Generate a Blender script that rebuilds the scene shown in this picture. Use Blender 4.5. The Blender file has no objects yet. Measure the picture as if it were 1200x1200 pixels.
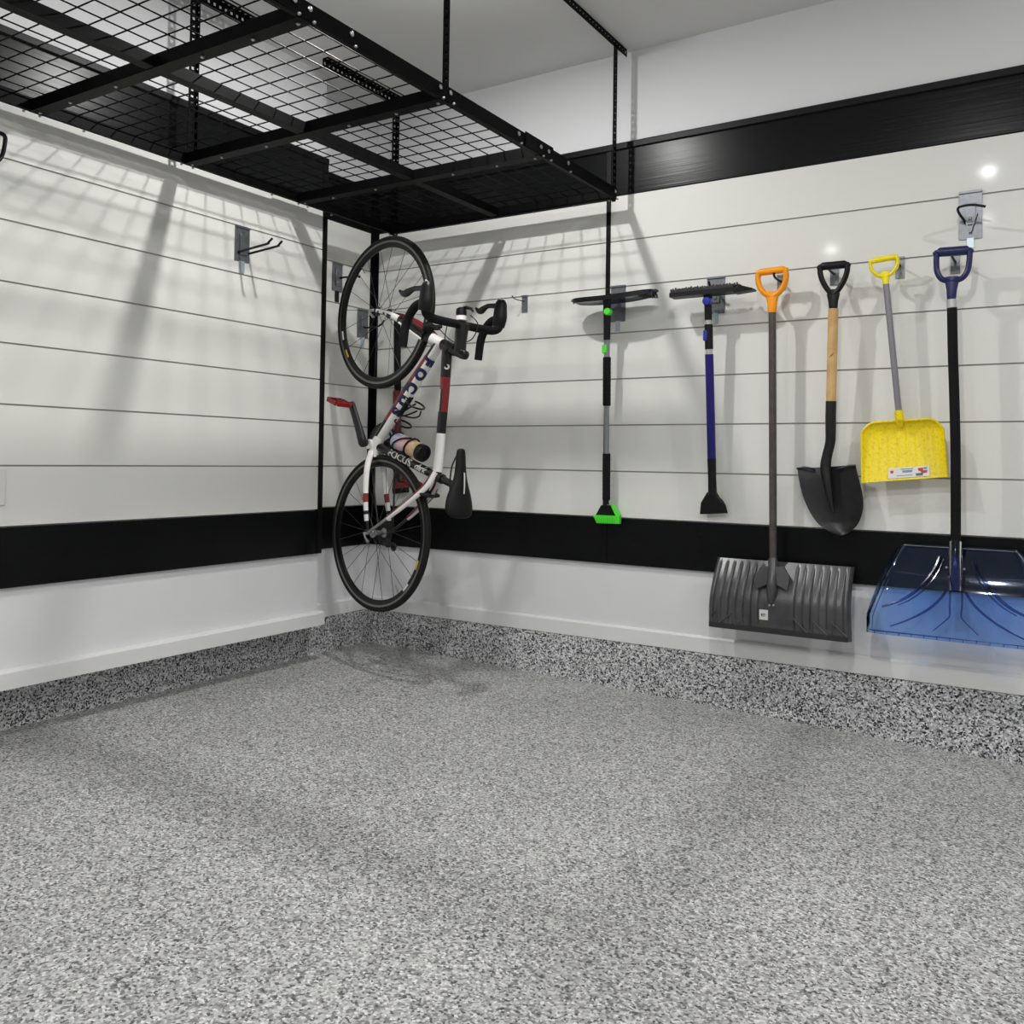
import bpy, math, random
from mathutils import Vector, Matrix, Euler
random.seed(7)
V = Vector
PI = math.pi
scn = bpy.context.scene
COL = scn.collection

# ------------------------------------------------------------------ materials
def lin(c):
    return tuple(((x/255)/12.92 if x/255 <= .04045 else ((x/255+.055)/1.055)**2.4) for x in c) + (1,)

def mat(name, rgb, rough=.5, metal=0., coat=0., spec=.5, bump=None, noise=None):
    m = bpy.data.materials.new(name); m.use_nodes = True
    nt = m.node_tree; b = nt.nodes['Principled BSDF']
    b.inputs['Base Color'].default_value = lin(rgb)
    b.inputs['Roughness'].default_value = rough
    b.inputs['Metallic'].default_value = metal
    b.inputs['Coat Weight'].default_value = coat
    b.inputs['Coat Roughness'].default_value = .08
    b.inputs['Specular IOR Level'].default_value = spec
    if bump or noise:
        g = nt.nodes.new('ShaderNodeNewGeometry')
        mp = nt.nodes.new('ShaderNodeMapping'); nt.links.new(g.outputs['Position'], mp.inputs['Vector'])
        if bump:
            sc, st, dist = bump
            mp.inputs['Scale'].default_value = sc if hasattr(sc, '__len__') else (sc,)*3
            n = nt.nodes.new('ShaderNodeTexNoise'); n.inputs['Scale'].default_value = 1; n.inputs['Detail'].default_value = 3
            nt.links.new(mp.outputs[0], n.inputs['Vector'])
            bp = nt.nodes.new('ShaderNodeBump'); bp.inputs['Strength'].default_value = st; bp.inputs['Distance'].default_value = dist
            nt.links.new(n.outputs['Fac'], bp.inputs['Height']); nt.links.new(bp.outputs[0], b.inputs['Normal'])
        if noise:
            sc, rgb2, lo, hi = noise
            n = nt.nodes.new('ShaderNodeTexNoise'); n.inputs['Scale'].default_value = sc; n.inputs['Detail'].default_value = 4
            nt.links.new(g.outputs['Position'], n.inputs['Vector'])
            r = nt.nodes.new('ShaderNodeMapRange'); r.inputs['From Min'].default_value = lo; r.inputs['From Max'].default_value = hi
            nt.links.new(n.outputs['Fac'], r.inputs['Value'])
            mx = nt.nodes.new('ShaderNodeMix'); mx.data_type = 'RGBA'
            mx.inputs['A'].default_value = lin(rgb); mx.inputs['B'].default_value = lin(rgb2)
            nt.links.new(r.outputs[0], mx.inputs['Factor']); nt.links.new(mx.outputs['Result'], b.inputs['Base Color'])
    return m

def flake(name, size, stops, rough, tint=None):
    m = bpy.data.materials.new(name); m.use_nodes = True
    nt = m.node_tree; b = nt.nodes['Principled BSDF']
    g = nt.nodes.new('ShaderNodeNewGeometry')
    v = nt.nodes.new('ShaderNodeTexVoronoi'); v.feature = 'F1'; v.inputs['Scale'].default_value = 1/size; v.inputs['Randomness'].default_value = 1
    nt.links.new(g.outputs['Position'], v.inputs['Vector'])
    s = nt.nodes.new('ShaderNodeSeparateColor'); nt.links.new(v.outputs['Color'], s.inputs[0])
    r = nt.nodes.new('ShaderNodeValToRGB'); r.color_ramp.interpolation = 'CONSTANT'
    nt.links.new(s.outputs[0], r.inputs[0])
    el = r.color_ramp.elements
    while len(el) > 1: el.remove(el[-1])
    el[0].position = 0; el[0].color = lin(stops[0][1])
    for p, c in stops[1:]:
        e = el.new(p); e.color = lin(c)
    n = nt.nodes.new('ShaderNodeTexNoise'); n.inputs['Scale'].default_value = 1.3; n.inputs['Detail'].default_value = 3
    nt.links.new(g.outputs['Position'], n.inputs['Vector'])
    mr = nt.nodes.new('ShaderNodeMapRange'); mr.inputs['From Min'].default_value = .3; mr.inputs['From Max'].default_value = .7
    mr.inputs['To Min'].default_value = .9; mr.inputs['To Max'].default_value = 1.08
    nt.links.new(n.outputs['Fac'], mr.inputs['Value'])
    mx = nt.nodes.new('ShaderNodeVectorMath'); mx.operation = 'SCALE'
    nt.links.new(r.outputs[0], mx.inputs[0]); nt.links.new(mr.outputs[0], mx.inputs['Scale'])
    nt.links.new(mx.outputs[0], b.inputs['Base Color'])
    b.inputs['Roughness'].default_value = rough
    bp = nt.nodes.new('ShaderNodeBump'); bp.inputs['Strength'].default_value = .25; bp.inputs['Distance'].default_value = .001
    nt.links.new(s.outputs[1], bp.inputs['Height']); nt.links.new(bp.outputs[0], b.inputs['Normal'])
    return m

def clear_plastic(name, tint, gloss=.12, rough=.045):
    m = bpy.data.materials.new(name); m.use_nodes = True
    nt = m.node_tree; nt.nodes.clear()
    o = nt.nodes.new('ShaderNodeOutputMaterial'); t = nt.nodes.new('ShaderNodeBsdfTransparent'); t.inputs[0].default_value = tint + (1,)
    d = nt.nodes.new('ShaderNodeBsdfDiffuse'); d.inputs[0].default_value = lin((70, 90, 130))
    gl = nt.nodes.new('ShaderNodeBsdfGlossy'); gl.inputs['Roughness'].default_value = rough
    m1 = nt.nodes.new('ShaderNodeMixShader'); m1.inputs[0].default_value = .03
    nt.links.new(t.outputs[0], m1.inputs[1]); nt.links.new(d.outputs[0], m1.inputs[2])
    f = nt.nodes.new('ShaderNodeFresnel'); f.inputs[0].default_value = 1.45
    m2 = nt.nodes.new('ShaderNodeMixShader')
    nt.links.new(f.outputs[0], m2.inputs[0]); nt.links.new(m1.outputs[0], m2.inputs[1]); nt.links.new(gl.outputs[0], m2.inputs[2])
    nt.links.new(m2.outputs[0], o.inputs[0])
    return m

def bands(name, cols, axis_from, axis_to, sc=60):
    """printed bottle: colour bands along an axis broken up by small blotches"""
    m = bpy.data.materials.new(name); m.use_nodes = True
    nt = m.node_tree; b = nt.nodes['Principled BSDF']; b.inputs['Roughness'].default_value = .35
    tc = nt.nodes.new('ShaderNodeTexCoord')
    n = nt.nodes.new('ShaderNodeTexNoise'); n.inputs['Scale'].default_value = sc; nt.links.new(tc.outputs['Object'], n.inputs['Vector'])
    vm = nt.nodes.new('ShaderNodeVectorMath'); vm.operation = 'DOT_PRODUCT'
    d = (V(axis_to)-V(axis_from)); L = d.length
    vm.inputs[1].default_value = d/(L*L)
    sub = nt.nodes.new('ShaderNodeVectorMath'); sub.operation = 'SUBTRACT'; sub.inputs[1].default_value = V(axis_from)
    nt.links.new(tc.outputs['Object'], sub.inputs[0]); nt.links.new(sub.outputs[0], vm.inputs[0])
    ad = nt.nodes.new('ShaderNodeMath'); ad.operation = 'MULTIPLY_ADD'; ad.inputs[1].default_value = .3; ad.inputs[2].default_value = -.15
    nt.links.new(n.outputs['Fac'], ad.inputs[0])
    a2 = nt.nodes.new('ShaderNodeMath'); a2.operation = 'ADD'
    nt.links.new(ad.outputs[0], a2.inputs[0]); nt.links.new(vm.outputs['Value'], a2.inputs[1])
    r = nt.nodes.new('ShaderNodeValToRGB'); el = r.color_ramp.elements
    while len(el) > 1: el.remove(el[-1])
    el[0].color = lin(cols[0])
    for i, c in enumerate(cols[1:], 1):
        e = el.new(i/(len(cols)-1)); e.color = lin(c)
    nt.links.new(a2.outputs[0], r.inputs[0])
    v = nt.nodes.new('ShaderNodeTexVoronoi'); v.inputs['Scale'].default_value = 95; nt.links.new(tc.outputs['Object'], v.inputs['Vector'])
    st = nt.nodes.new('ShaderNodeMath'); st.operation = 'LESS_THAN'; st.inputs[1].default_value = .28; nt.links.new(v.outputs['Distance'], st.inputs[0])
    mx = nt.nodes.new('ShaderNodeMix'); mx.data_type = 'RGBA'; mx.inputs['B'].default_value = lin((95, 60, 90))
    ml = nt.nodes.new('ShaderNodeMath'); ml.operation = 'MULTIPLY'; ml.inputs[1].default_value = .55; nt.links.new(st.outputs[0], ml.inputs[0])
    nt.links.new(ml.outputs[0], mx.inputs['Factor']); nt.links.new(r.outputs[0], mx.inputs['A']); nt.links.new(mx.outputs['Result'], b.inputs['Base Color'])
    return m

M = dict(
 slat=mat('white_slat', (226, 226, 221), .5, spec=.3, coat=.06, bump=((2, 2, 70), .07, .0006)),
 band=mat('black_slat', (13, 14, 15), .27, spec=.16, bump=((1.5, 1.5, 75), .35, .0014)),
 trimb=mat('black_trim', (7, 7, 8), .42, spec=.2),
 groove=mat('groove_grey', (165, 162, 158), .7),
 wall=mat('painted_wall', (226, 226, 228), .6, bump=(90, .05, .001)),
 base=mat('baseboard_paint', (228, 228, 228), .35),
 ceil=mat('ceiling_paint', (226, 226, 224), .85),
 floor=flake('floor_flakes', .0052, [(0, (72, 73, 75)), (.08, (118, 118, 120)), (.27, (152, 152, 152)), (.5, (178, 178, 176)), (.76, (198, 198, 196)), (.93, (218, 218, 216))], .55),
 curb=flake('curb_flakes', .0056, [(0, (24, 24, 27)), (.15, (104, 105, 108)), (.31, (168, 169, 171)), (.60, (204, 204, 205)), (.87, (234, 234, 234))], .45),
 rack=mat('black_steel', (4, 4, 5), .5, spec=.08),
 zinc=mat('zinc', (176, 178, 180), .32, metal=.9),
 plate=mat('grey_plate', (128, 131, 136), .38, metal=.75, noise=(60, (118, 121, 126), .4, .65)),
 tab=mat('pale_tab', (178, 192, 200), .3, metal=.4),
 hookb=mat('black_vinyl', (13, 13, 14), .45, spec=.28),
 rubber=mat('tyre_rubber', (19, 19, 18), .62, spec=.28),
 rim=mat('black_rim', (13, 13, 14), .3, spec=.28),
 track=mat('brake_track', (120, 120, 118), .3, metal=.8),
 spoke=mat('spoke_steel', (70, 70, 72), .3, metal=.8),
 alu=mat('alloy', (170, 170, 168), .3, metal=.9),
 dark=mat('dark_metal', (48, 48, 50), .38, metal=.6),
 white=mat('white_paint', (236, 234, 230), .22, coat=.5),
 black=mat('black_paint', (13, 13, 14), .3, spec=.28, coat=.4),
 matblack=mat('matt_black', (13, 13, 14), .6),
 red=mat('red_paint', (128, 18, 26), .35, coat=.2),
 dred=mat('dark_red_paint', (110, 26, 30), .35, coat=.2),
 navy=mat('navy_paint', (18, 21, 72), .35),
 yellowdecal=mat('yellow_decal', (200, 170, 40), .5),
 saddle=mat('saddle_cover', (13, 13, 14), .55, spec=.28),
 pedal=mat('red_pedal', (140, 18, 32), .4),
 orange=mat('orange_plastic', (248, 156, 10), .38, spec=.4),
 lime=mat('lime_plastic', (84, 226, 58), .45),
 foam=mat('black_foam', (13, 13, 14), .85, spec=.28),
 bplas=mat('black_plastic', (16, 16, 18), .42, spec=.28),
 bristle=mat('grey_bristle', (62, 62, 58), .8),
 bluesheen=mat('black_plastic_blue_sheen', (22, 38, 66), .22),  # black plastic with its blue sheen put into the base colour
 silver=mat('silver_tube', (150, 154, 160), .3, metal=.7),
 bluetube=mat('blue_tube', (24, 24, 110), .3, metal=.2),
 blueplas=mat('blue_plastic', (28, 42, 150), .35),
 chrome=mat('bright_collar', (205, 205, 206), .25, metal=.6),
 browntube=mat('brown_grey_tube', (84, 76, 72), .42, noise=(28, (66, 58, 54), .35, .7)),
 scoopgrey=mat('grey_scoop', (72, 72, 74), .3, spec=.6, noise=(14, (58, 58, 60), .4, .65)),
 wearstrip=mat('wear_strip', (52, 54, 54), .35, metal=.4),
 sticker=mat('sticker_paper', (225, 224, 220), .5),
 blacksteel=mat('painted_black_steel', (14, 14, 15), .38, noise=(30, (22, 22, 24), .4, .65)),
 wood=mat('varnished_wood', (214, 178, 122), .4, bump=((150, 150, 4), .1, .0008), noise=(18, (196, 156, 98), .4, .7)),
 woodmark=mat('burnt_mark', (150, 106, 60), .5),
 yellow=mat('yellow_plastic', (250, 224, 0), .36, noise=(120, (224, 194, 6), .5, .72)),
 grime=mat('grime', (120, 104, 20), .7),
 ygrip=mat('yellow_grip', (246, 226, 10), .36),
 greytube=mat('grey_tube', (140, 138, 144), .35, metal=.35),
 navygrip=mat('navy_plastic', (26, 30, 82), .38),
 labelred=mat('label_red', (190, 44, 52), .5),
 labelgrey=mat('label_grey', (96, 96, 100), .5),
 labelblue=mat('label_blue', (120, 140, 180), .5),
 cover=mat('cover_plate', (222, 221, 217), .3),
 blueclear=clear_plastic('clear_blue_plastic', (.63, .78, 1.0)),
 blueclear2=clear_plastic('clear_blue_rib', (.44, .54, .80)),
 emit=None)
em = bpy.data.materials.new('lamp_lens'); em.use_nodes = True
em.node_tree.nodes['Principled BSDF'].inputs['Emission Color'].default_value = (1, .96, .9, 1)
em.node_tree.nodes['Principled BSDF'].inputs['Emission Strength'].default_value = 6
M['emit'] = em

# ------------------------------------------------------------------ mesh builder
def cat(pts, n=6, closed=False):
    """Catmull-Rom through points (tuples of any length)"""
    P = [tuple(p) for p in pts]; out = []
    N = len(P); segs = N if closed else N-1
    for i in range(segs):
        g = (lambda k: P[k % N]) if closed else (lambda k: P[max(0, min(N-1, k))])
        a, b, c, d = g(i-1), g(i), g(i+1), g(i+2)
        for s in range(n):
            t = s/n
            out.append(tuple(.5*((2*b[k]) + (-a[k]+c[k])*t + (2*a[k]-5*b[k]+4*c[k]-d[k])*t*t + (-a[k]+3*b[k]-3*c[k]+d[k])*t**3) for k in range(len(b))))
    if not closed: out.append(P[-1])
    return out

class MB:
    def __init__(s): s.v = []; s.f = []; s.m = []
    def add(s, vs, fs, mi=0):
        o = len(s.v); s.v += [V(p) for p in vs]
        for f in fs: s.f.append([i+o for i in f]); s.m.append(mi)
    def box(s, lo, hi, mi=0):
        x0, y0, z0 = lo; x1, y1, z1 = hi
        s.add([(x0,y0,z0),(x1,y0,z0),(x1,y1,z0),(x0,y1,z0),(x0,y0,z1),(x1,y0,z1),(x1,y1,z1),(x0,y1,z1)],
              [(0,3,2,1),(4,5,6,7),(0,1,5,4),(1,2,6,5),(2,3,7,6),(3,0,4,7)], mi); return s
    def obox(s, c, ax, half, mi=0):
        c = V(c); A = [V(a)*h for a, h in zip(ax, half)]
        vs = [c+A[0]*i+A[1]*j+A[2]*k for k in (-1,1) for i, j in ((-1,-1),(1,-1),(1,1),(-1,1))]
        s.add(vs, [(0,3,2,1),(4,5,6,7),(0,1,5,4),(1,2,6,5),(2,3,7,6),(3,0,4,7)], mi); return s
    def sweep(s, pts, rad, seg=14, closed=False, up=(0,0,1), matf=None, mi=0, sq=1.0):
        """tube through pts; rad number, or list of r or (rx, ry): rx along side axis, ry along up-ish axis"""
        P = [V(p) for p in pts]; n = len(P)
        if not hasattr(rad, '__len__'): rad = [rad]*n
        rad = [(r, r) if not hasattr(r, '__len__') else r for r in rad]
        vs = []
        prev = None
        for i in range(n):
            if closed: t = P[(i+1) % n]-P[(i-1) % n]
            else: t = P[min(n-1, i+1)]-P[max(0, i-1)]
            t.normalize()
            u = V(up) if prev is None else prev
            u = u - t*u.dot(t)
            if u.length < 1e-4: u = t.orthogonal()
            u.normalize(); prev = u.copy() if True else None
            sd = t.cross(u)
            for k in range(seg):
                a = 2*PI*k/seg; ca, sa = math.cos(a), math.sin(a)
                if sq != 1.0:
                    ca = math.copysign(abs(ca)**sq, ca); sa = math.copysign(abs(sa)**sq, sa)
                vs.append(P[i]+sd*rad[i][0]*ca+u*rad[i][1]*sa)
        o = len(s.v); s.v += vs
        for i in range(n if closed else n-1):
            j = (i+1) % n
            for k in range(seg):
                l = (k+1) % seg
                s.f.append([o+i*seg+k, o+i*seg+l, o+j*seg+l, o+j*seg+k]); s.m.append(matf(i/(n-1), k/seg) if matf else mi)
        if not closed:
            s.f.append([o+k for k in range(seg)][::-1]); s.m.append(matf(0, 0) if matf else mi)
            s.f.append([o+(n-1)*seg+k for k in range(seg)]); s.m.append(matf(1, 0) if matf else mi)
        return s
    def lathe(s, prof, c, ax, seg=32, mi=0, closed=False):
        """prof list of (r, h) round axis ax through c"""
        ax = V(ax).normalized(); a = ax.orthogonal().normalized(); b = ax.cross(a); c = V(c)
        o = len(s.v); n = len(prof)
        for r, h in prof:
            for k in range(seg):
                t = 2*PI*k/seg; s.v.append(c+ax*h+(a*math.cos(t)+b*math.sin(t))*r)
        for i in range(n if closed else n-1):
            j = (i+1) % n
            for k in range(seg):
                l = (k+1) % seg; s.f.append([o+i*seg+k, o+i*seg+l, o+j*seg+l, o+j*seg+k]); s.m.append(mi)
        if not closed:
            if prof[0][0] > 1e-5: s.f.append([o+k for k in range(seg)][::-1]); s.m.append(mi)
            if prof[-1][0] > 1e-5: s.f.append([o+(n-1)*seg+k for k in range(seg)]); s.m.append(mi)
        return s
    def prism(s, pts, dvec, mi=0):
        n = len(pts); P = [V(p) for p in pts]; d = V(dvec)
        s.add(P+[p+d for p in P], [list(range(n))[::-1], list(range(n, 2*n))]+[[i, (i+1) % n, n+(i+1) % n, n+i] for i in range(n)], mi); return s
    def sheet(s, fn, nu, nv, th, matf=None, mi=0):
        """solid shell on surface fn(u,v)"""
        P = [[V(fn(i/nu, j/nv)) for j in range(nv+1)] for i in range(nu+1)]
        N = []
        for i in range(nu+1):
            r = []
            for j in range(nv+1):
                a = P[min(nu, i+1)][j]-P[max(0, i-1)][j]; b = P[i][min(nv, j+1)]-P[i][max(0, j-1)]
                r.append(a.cross(b).normalized() if a.cross(b).length > 1e-12 else V((0, -1, 0)))
            N.append(r)
        o = len(s.v); w = nv+1
        for i in range(nu+1):
            for j in range(nv+1): s.v.append(P[i][j]+N[i][j]*th/2)
        o2 = len(s.v)
        for i in range(nu+1):
            for j in range(nv+1): s.v.append(P[i][j]-N[i][j]*th/2)
        for i in range(nu):
            for j in range(nv):
                q = matf((i+.5)/nu, (j+.5)/nv) if matf else mi
                s.f.append([o+i*w+j, o+(i+1)*w+j, o+(i+1)*w+j+1, o+i*w+j+1]); s.m.append(q)
                s.f.append([o2+i*w+j, o2+i*w+j+1, o2+(i+1)*w+j+1, o2+(i+1)*w+j]); s.m.append(q)
        ed = [(i, 0) for i in range(nu)]+[(nu, j) for j in range(nv)]+[(i, nv) for i in range(nu, 0, -1)]+[(0, j) for j in range(nv, 0, -1)]
        for k in range(len(ed)):
            a = ed[k]; b = ed[(k+1) % len(ed)]
            s.f.append([o+b[0]*w+b[1], o+a[0]*w+a[1], o2+a[0]*w+a[1], o2+b[0]*w+b[1]]); s.m.append(mi)
        return s
    def xf(s, mtx):
        s.v = [mtx @ p for p in s.v]; return s

def wloc(o):
    if o is None: return Matrix.Identity(4)
    return wloc(o.parent) @ o.matrix_local if o.parent else o.matrix_basis.copy()

def obj(name, mb, mats, parent=None, smooth=True, world=True, bevel=0, angle=35):
    """mb vertices in world space (world=True) or in the parent's space"""
    me = bpy.data.meshes.new(name)
    if parent is not None and world:
        inv = parent.matrix_basis.inverted() if parent.parent is None else (parent.parent.matrix_basis @ parent.matrix_basis).inverted()
        vs = [inv @ p for p in mb.v]
    else: vs = mb.v
    me.from_pydata([tuple(p) for p in vs], [], mb.f)
    if not isinstance(mats, (list, tuple)): mats = [mats]
    for k in mats: me.materials.append(M[k])
    me.polygons.foreach_set('material_index', mb.m)
    me.polygons.foreach_set('use_smooth', [smooth]*len(me.polygons))
    me.update()
    if smooth: me.set_sharp_from_angle(angle=math.radians(angle))
    o = bpy.data.objects.new(name, me); COL.objects.link(o)
    if parent is not None: o.parent = parent
    if bevel:
        b = o.modifiers.new('bevel', 'BEVEL'); b.width = bevel; b.segments = 2; b.limit_method = 'ANGLE'; b.angle_limit = math.radians(40)
    return o

def islands(mb):
    par = list(range(len(mb.v)))
    def fd(a):
        while par[a] != a: par[a] = par[par[a]]; a = par[a]
        return a
    for f in mb.f:
        for q in f[1:]: par[fd(q)] = fd(f[0])
    g = {}
    for f, m_ in zip(mb.f, mb.m): g.setdefault(fd(f[0]), []).append((f, m_))
    out = []
    for fs in g.values():
        n_ = MB(); ix = {}
        for f, m_ in fs:
            for q in f:
                if q not in ix: ix[q] = len(n_.v); n_.v.append(mb.v[q])
            n_.f.append([ix[q] for q in f]); n_.m.append(m_)
        out.append(n_)
    return out
def objs(name, mb, mats, parent, **k):
    return [obj(name, q, mats, parent, **k) for q in islands(mb)]

def tag(o, label, cat_, group=None):
    o['label'] = label; o['category'] = cat_
    if group: o['group'] = group
    return o
def thing(name, label, cat_, loc, group=None, mtx=None):
    o = bpy.data.objects.new(name, None); COL.objects.link(o); o.empty_display_size = .1
    if mtx is not None: o.matrix_basis = mtx
    else: o.location = loc; o.matrix_basis = Matrix.Translation(V(loc))
    return tag(o, label, cat_, group)
def struct(o): o['kind'] = 'structure'; return o

# ------------------------------------------------------------------ the room
Z0, S = .5519, .2032
zk = lambda k: Z0+k*S
EX = .1323      # face of the furred-out left wall cladding
EY = -.495      # where it ends
CZ = 2.815      # ceiling
XR, YB = 6.2, -7.0
ZB, ZBB = .2157, .2837

fl = MB(); FX = lambda x: .045-.023*x
fl.sheet(lambda u, v: (-.1+(XR+.1)*u, YB-.1+(.1-YB)*v+.05, FX(-.1+(XR+.1)*u)-.03), 12, 12, .06)
floor = struct(obj('floor', fl, 'floor', smooth=False))
c = MB().box((-.15, YB, CZ), (XR, .13, CZ+.1)); ceiling = struct(obj('ceiling', c, 'ceil', smooth=False))

def cladding(k0, k1, fr, mi_name, parent, name):
    """slat cladding between rows k0 and k1. fr(a, d, z)->world; a in 0..1 along wall, d depth out of wall"""
    g = .0030
    prof = [(-.016, zk(k0)), (0, zk(k0))] if k0 == 0 else [(-.016, zk(k0)), (-.016, zk(k0)+g*.4), (0, zk(k0)+g)]
    mt = []
    for k in range(k0, k1):
        z1 = zk(k+1)
        if k+1 < k1:
            prof += [(0, z1-g), (-.004, z1-g+.0006), (-.004, z1+g-.0006), (0, z1+g)]
        else: prof += [(0, z1-(g if k1 < 9 else 0)), (-.016, z1-(g if k1 < 9 else 0))]
    mb = MB(); n = len(prof)
    vs = [fr(0, d, z) for d, z in prof]+[fr(1, d, z) for d, z in prof]
    fs = []; 
    for i in range(n-1): fs.append((i, i+1, n+i+1, n+i))
    mb.add(vs, fs)
    for q, (i) in enumerate(range(n-1)):
        d0, z0_ = prof[i]; d1, z1_ = prof[i+1]
        if d0 < -.001 or d1 < -.001: mb.m[q] = 1
    return obj(name, mb, [mi_name, 'groove' if mi_name == 'slat' else 'trimb'], parent, smooth=False)

def wall_set(root, fr, tag_=''):
    cladding(0, 1, fr, 'band', root, 'black_slat_band')
    cladding(1, 8, fr, 'slat', root, 'white_slat_cladding')
    cladding(8, 9, fr, 'band', root, 'black_slat_band')
    mb = MB()
    pr = [(-.016, zk(9)-.003), (.002, zk(9)-.003), (.009, zk(9)+.002), (.010, zk(9)+.024), (.006, zk(9)+.029), (-.016, zk(9)+.029)]
    n = len(pr)
    mb.add([fr(0, d, z) for d, z in pr]+[fr(1, d, z) for d, z in pr], [(i, (i+1) % n, n+(i+1) % n, n+i) for i in range(n)])
    obj('cap_trim', mb, 'trimb', root, smooth=False)

# wall with the tools (plane y = 0)
w = MB().box((-.15, .014, .1), (XR, .13, CZ+.05)); wall_right = struct(obj('wall_right', w, 'wall', smooth=False))
wall_set(wall_right, lambda a, d, z: V((0+(XR)*a, -d, z)))
sm = MB().box((1.364-.0105, -.0035, zk(0)), (1.364+.0105, .004, zk(9))); obj('seam_trim', sm, 'trimb', wall_right, smooth=False)
def base_prof(x0, x1, y, z0, z1, th, axis):
    mb = MB()
    pr = [(0, z0), (th, z0), (th, z1-.008), (th-.006, z1), (0, z1)]
    n = len(pr)
    if axis == 'x': a = [V((x0, y-d, z)) for d, z in pr]; b = [V((x1, y-d, z)) for d, z in pr]
    else: a = [V((y+d, x0, z)) for d, z in pr]; b = [V((y+d, x1, z)) for d, z in pr]
    mb.add(a+b, [(i, (i+1) % n, n+(i+1) % n, n+i) for i in range(n)]+[tuple(range(n))[::-1], tuple(range(n, 2*n))])
    return mb
struct(obj('baseboard_right', base_prof(-.0, XR, .014, ZB, ZBB, .015, 'x'), 'base', smooth=False))
cb = MB()
cpr = [(.12, ZB), (.008, ZB), (-.002, ZB-.008), (-.005, .03), (-.006, -.08), (.12, -.08)]
n = len(cpr); cb.add([V((-.15, -(-y), z)) if False else V((-.15, y, z)) for y, z in cpr]+[V((XR, y, z)) for y, z in cpr], [(i, (i+1) % n, n+(i+1) % n, n+i) for i in range(n)])
struct(obj('trim_1', cb, 'curb', smooth=False))

# short recessed wall in the corner (plane x = 0)
w = MB().box((-.13, -.55, .1), (-.014, .0135, CZ+.05)); wall_corner = struct(obj('wall_corner', w, 'wall', smooth=False))
wall_set(wall_corner, lambda a, d, z: V((d, -.55+.55*a, z)))
ct = MB().box((-.001, -.034, zk(0)), (.0035, .0, zk(9))).box((0, -.0035, zk(0)), (.030, .001, zk(9)))
obj('corner_trim', ct, 'trimb', wall_corner, smooth=False)
struct(obj('baseboard_corner', base_prof(-.6, .0, -.014, ZB, ZBB, .015, 'y'), 'base', smooth=False))
cb = MB(); cpr = [(-.14, ZB), (-.008, ZB), (.001, ZB-.008), (.002, .05), (.02, -.06), (-.14, -.06)]
cb.add([V((x, YB, z)) for x, z in cpr]+[V((x, .12, z)) for x, z in cpr], [(i, (i+1) % n, n+(i+1) % n, n+i) for i in range(n)])
struct(obj('trim_2', cb, 'curb', smooth=False))

# furred-out left wall (plane x = EX) overhanging the curb
w = MB().box((-.12, YB, ZB+.003), (EX-.016, EY, CZ+.05)); wall_left = struct(obj('wall_left', w, 'wall', smooth=False))
wall_set(wall_left, lambda a, d, z: V((EX+d, YB+(EY-YB)*a, z)))
et = MB().box((EX-.018, EY-.026, zk(0)), (EX+.0035, EY+.003, zk(9)+.03)); obj('edge_trim', et, 'trimb', wall_left, smooth=False)
struct(obj('baseboard_left', base_prof(YB, EY+.015, EX-.016, .2187, .2812, .034, 'y'), 'base', smooth=False))
bb2 = MB().box((-.01, EY-.002, .2187), (EX+.0165, EY+.014, .2800)); obj('baseboard_end', bb2, 'base', bpy.data.objects['baseboard_left'], smooth=False)
# remaining walls, behind and beside the camera
struct(obj('wall_back', MB().box((-.15, YB-.1, -.2), (XR, YB, CZ+.05)), 'wall', smooth=False))
struct(obj('wall_side', MB().box((XR, YB-.1, -.3), (XR+.1, .13, CZ+.05)), 'wall', smooth=False))

# recessed ceiling lamps
LAMPS = [(1.2, -1.18, 1.0), (4.25, -1.2, .75), (2.67, -2.46, .9), (1.4, -4.05, .9), (4.3, -3.8, .8), (2.56, -3.65, .55)]
for i, (x, y, pw) in enumerate(LAMPS):
    r = MB().lathe([(.052, 0), (.052, -.006), (.075, -.009), (.084, -.003), (.084, 0)], (x, y, CZ+.0005), (0, 0, 1), 40, closed=True)
    ro = obj('lamp_ring', r, 'base', ceiling)
    dm = MB().lathe([(.050, -.004), (.046, -.016), (.034, -.026), (.018, -.031), (0, -.033)], (x, y, CZ), (0, 0, 1), 32)
    for nm, tp, en, zz in (('downlight', 'AREA', 21, .036), ('downlight_glow', 'POINT', 7, .056)):
        L = bpy.data.lights.new(nm, tp); L.energy = en*pw; L.color = (1, .995, .98)
        if tp == 'AREA': L.shape = 'DISK'; L.size = .072
        else: L.shadow_soft_size = .028
        lo = bpy.data.objects.new(nm, L); COL.objects.link(lo); lo.location = (x, y, CZ-zz)

# ------------------------------------------------------------------ overhead rack
RZ = 2.128; RX0, RX1 = .205, 1.452; RY0, RY1 = -.105, -2.545; MX = .845
rack = thing('overhead_storage_rack', 'black steel wire-deck storage rack hung from the ceiling above the bicycle', 'storage rack', ((RX0+RX1)/2, (RY0+RY1)/2, RZ))
def lprof(a, b, w1, w2, side, t=.0025):
    """angle iron along a->b at height RZ: vertical flange w1, horizontal flange w2 towards side (unit vector)"""
    mb = MB(); a, b, s_ = V(a), V(b), V(side)
    pr = [(0, 0), (w2, 0), (w2, t), (t, t), (t, w1), (0, w1)]
    n = len(pr)
    mb.add([a+s_*p+V((0, 0, q)) for p, q in pr]+[b+s_*p+V((0, 0, q)) for p, q in pr],
           [(i, (i+1) % n, n+(i+1) % n, n+i) for i in range(n)]+[tuple(range(n))[::-1], tuple(range(n, 2*n))])
    return mb
YM = -1.335
def bolt(mb, p, d, r=.006):
    mb.lathe([(0, .0045), (r*.6, .0042), (r, .002), (r, -.001)], p, d, 10); return mb
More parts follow.
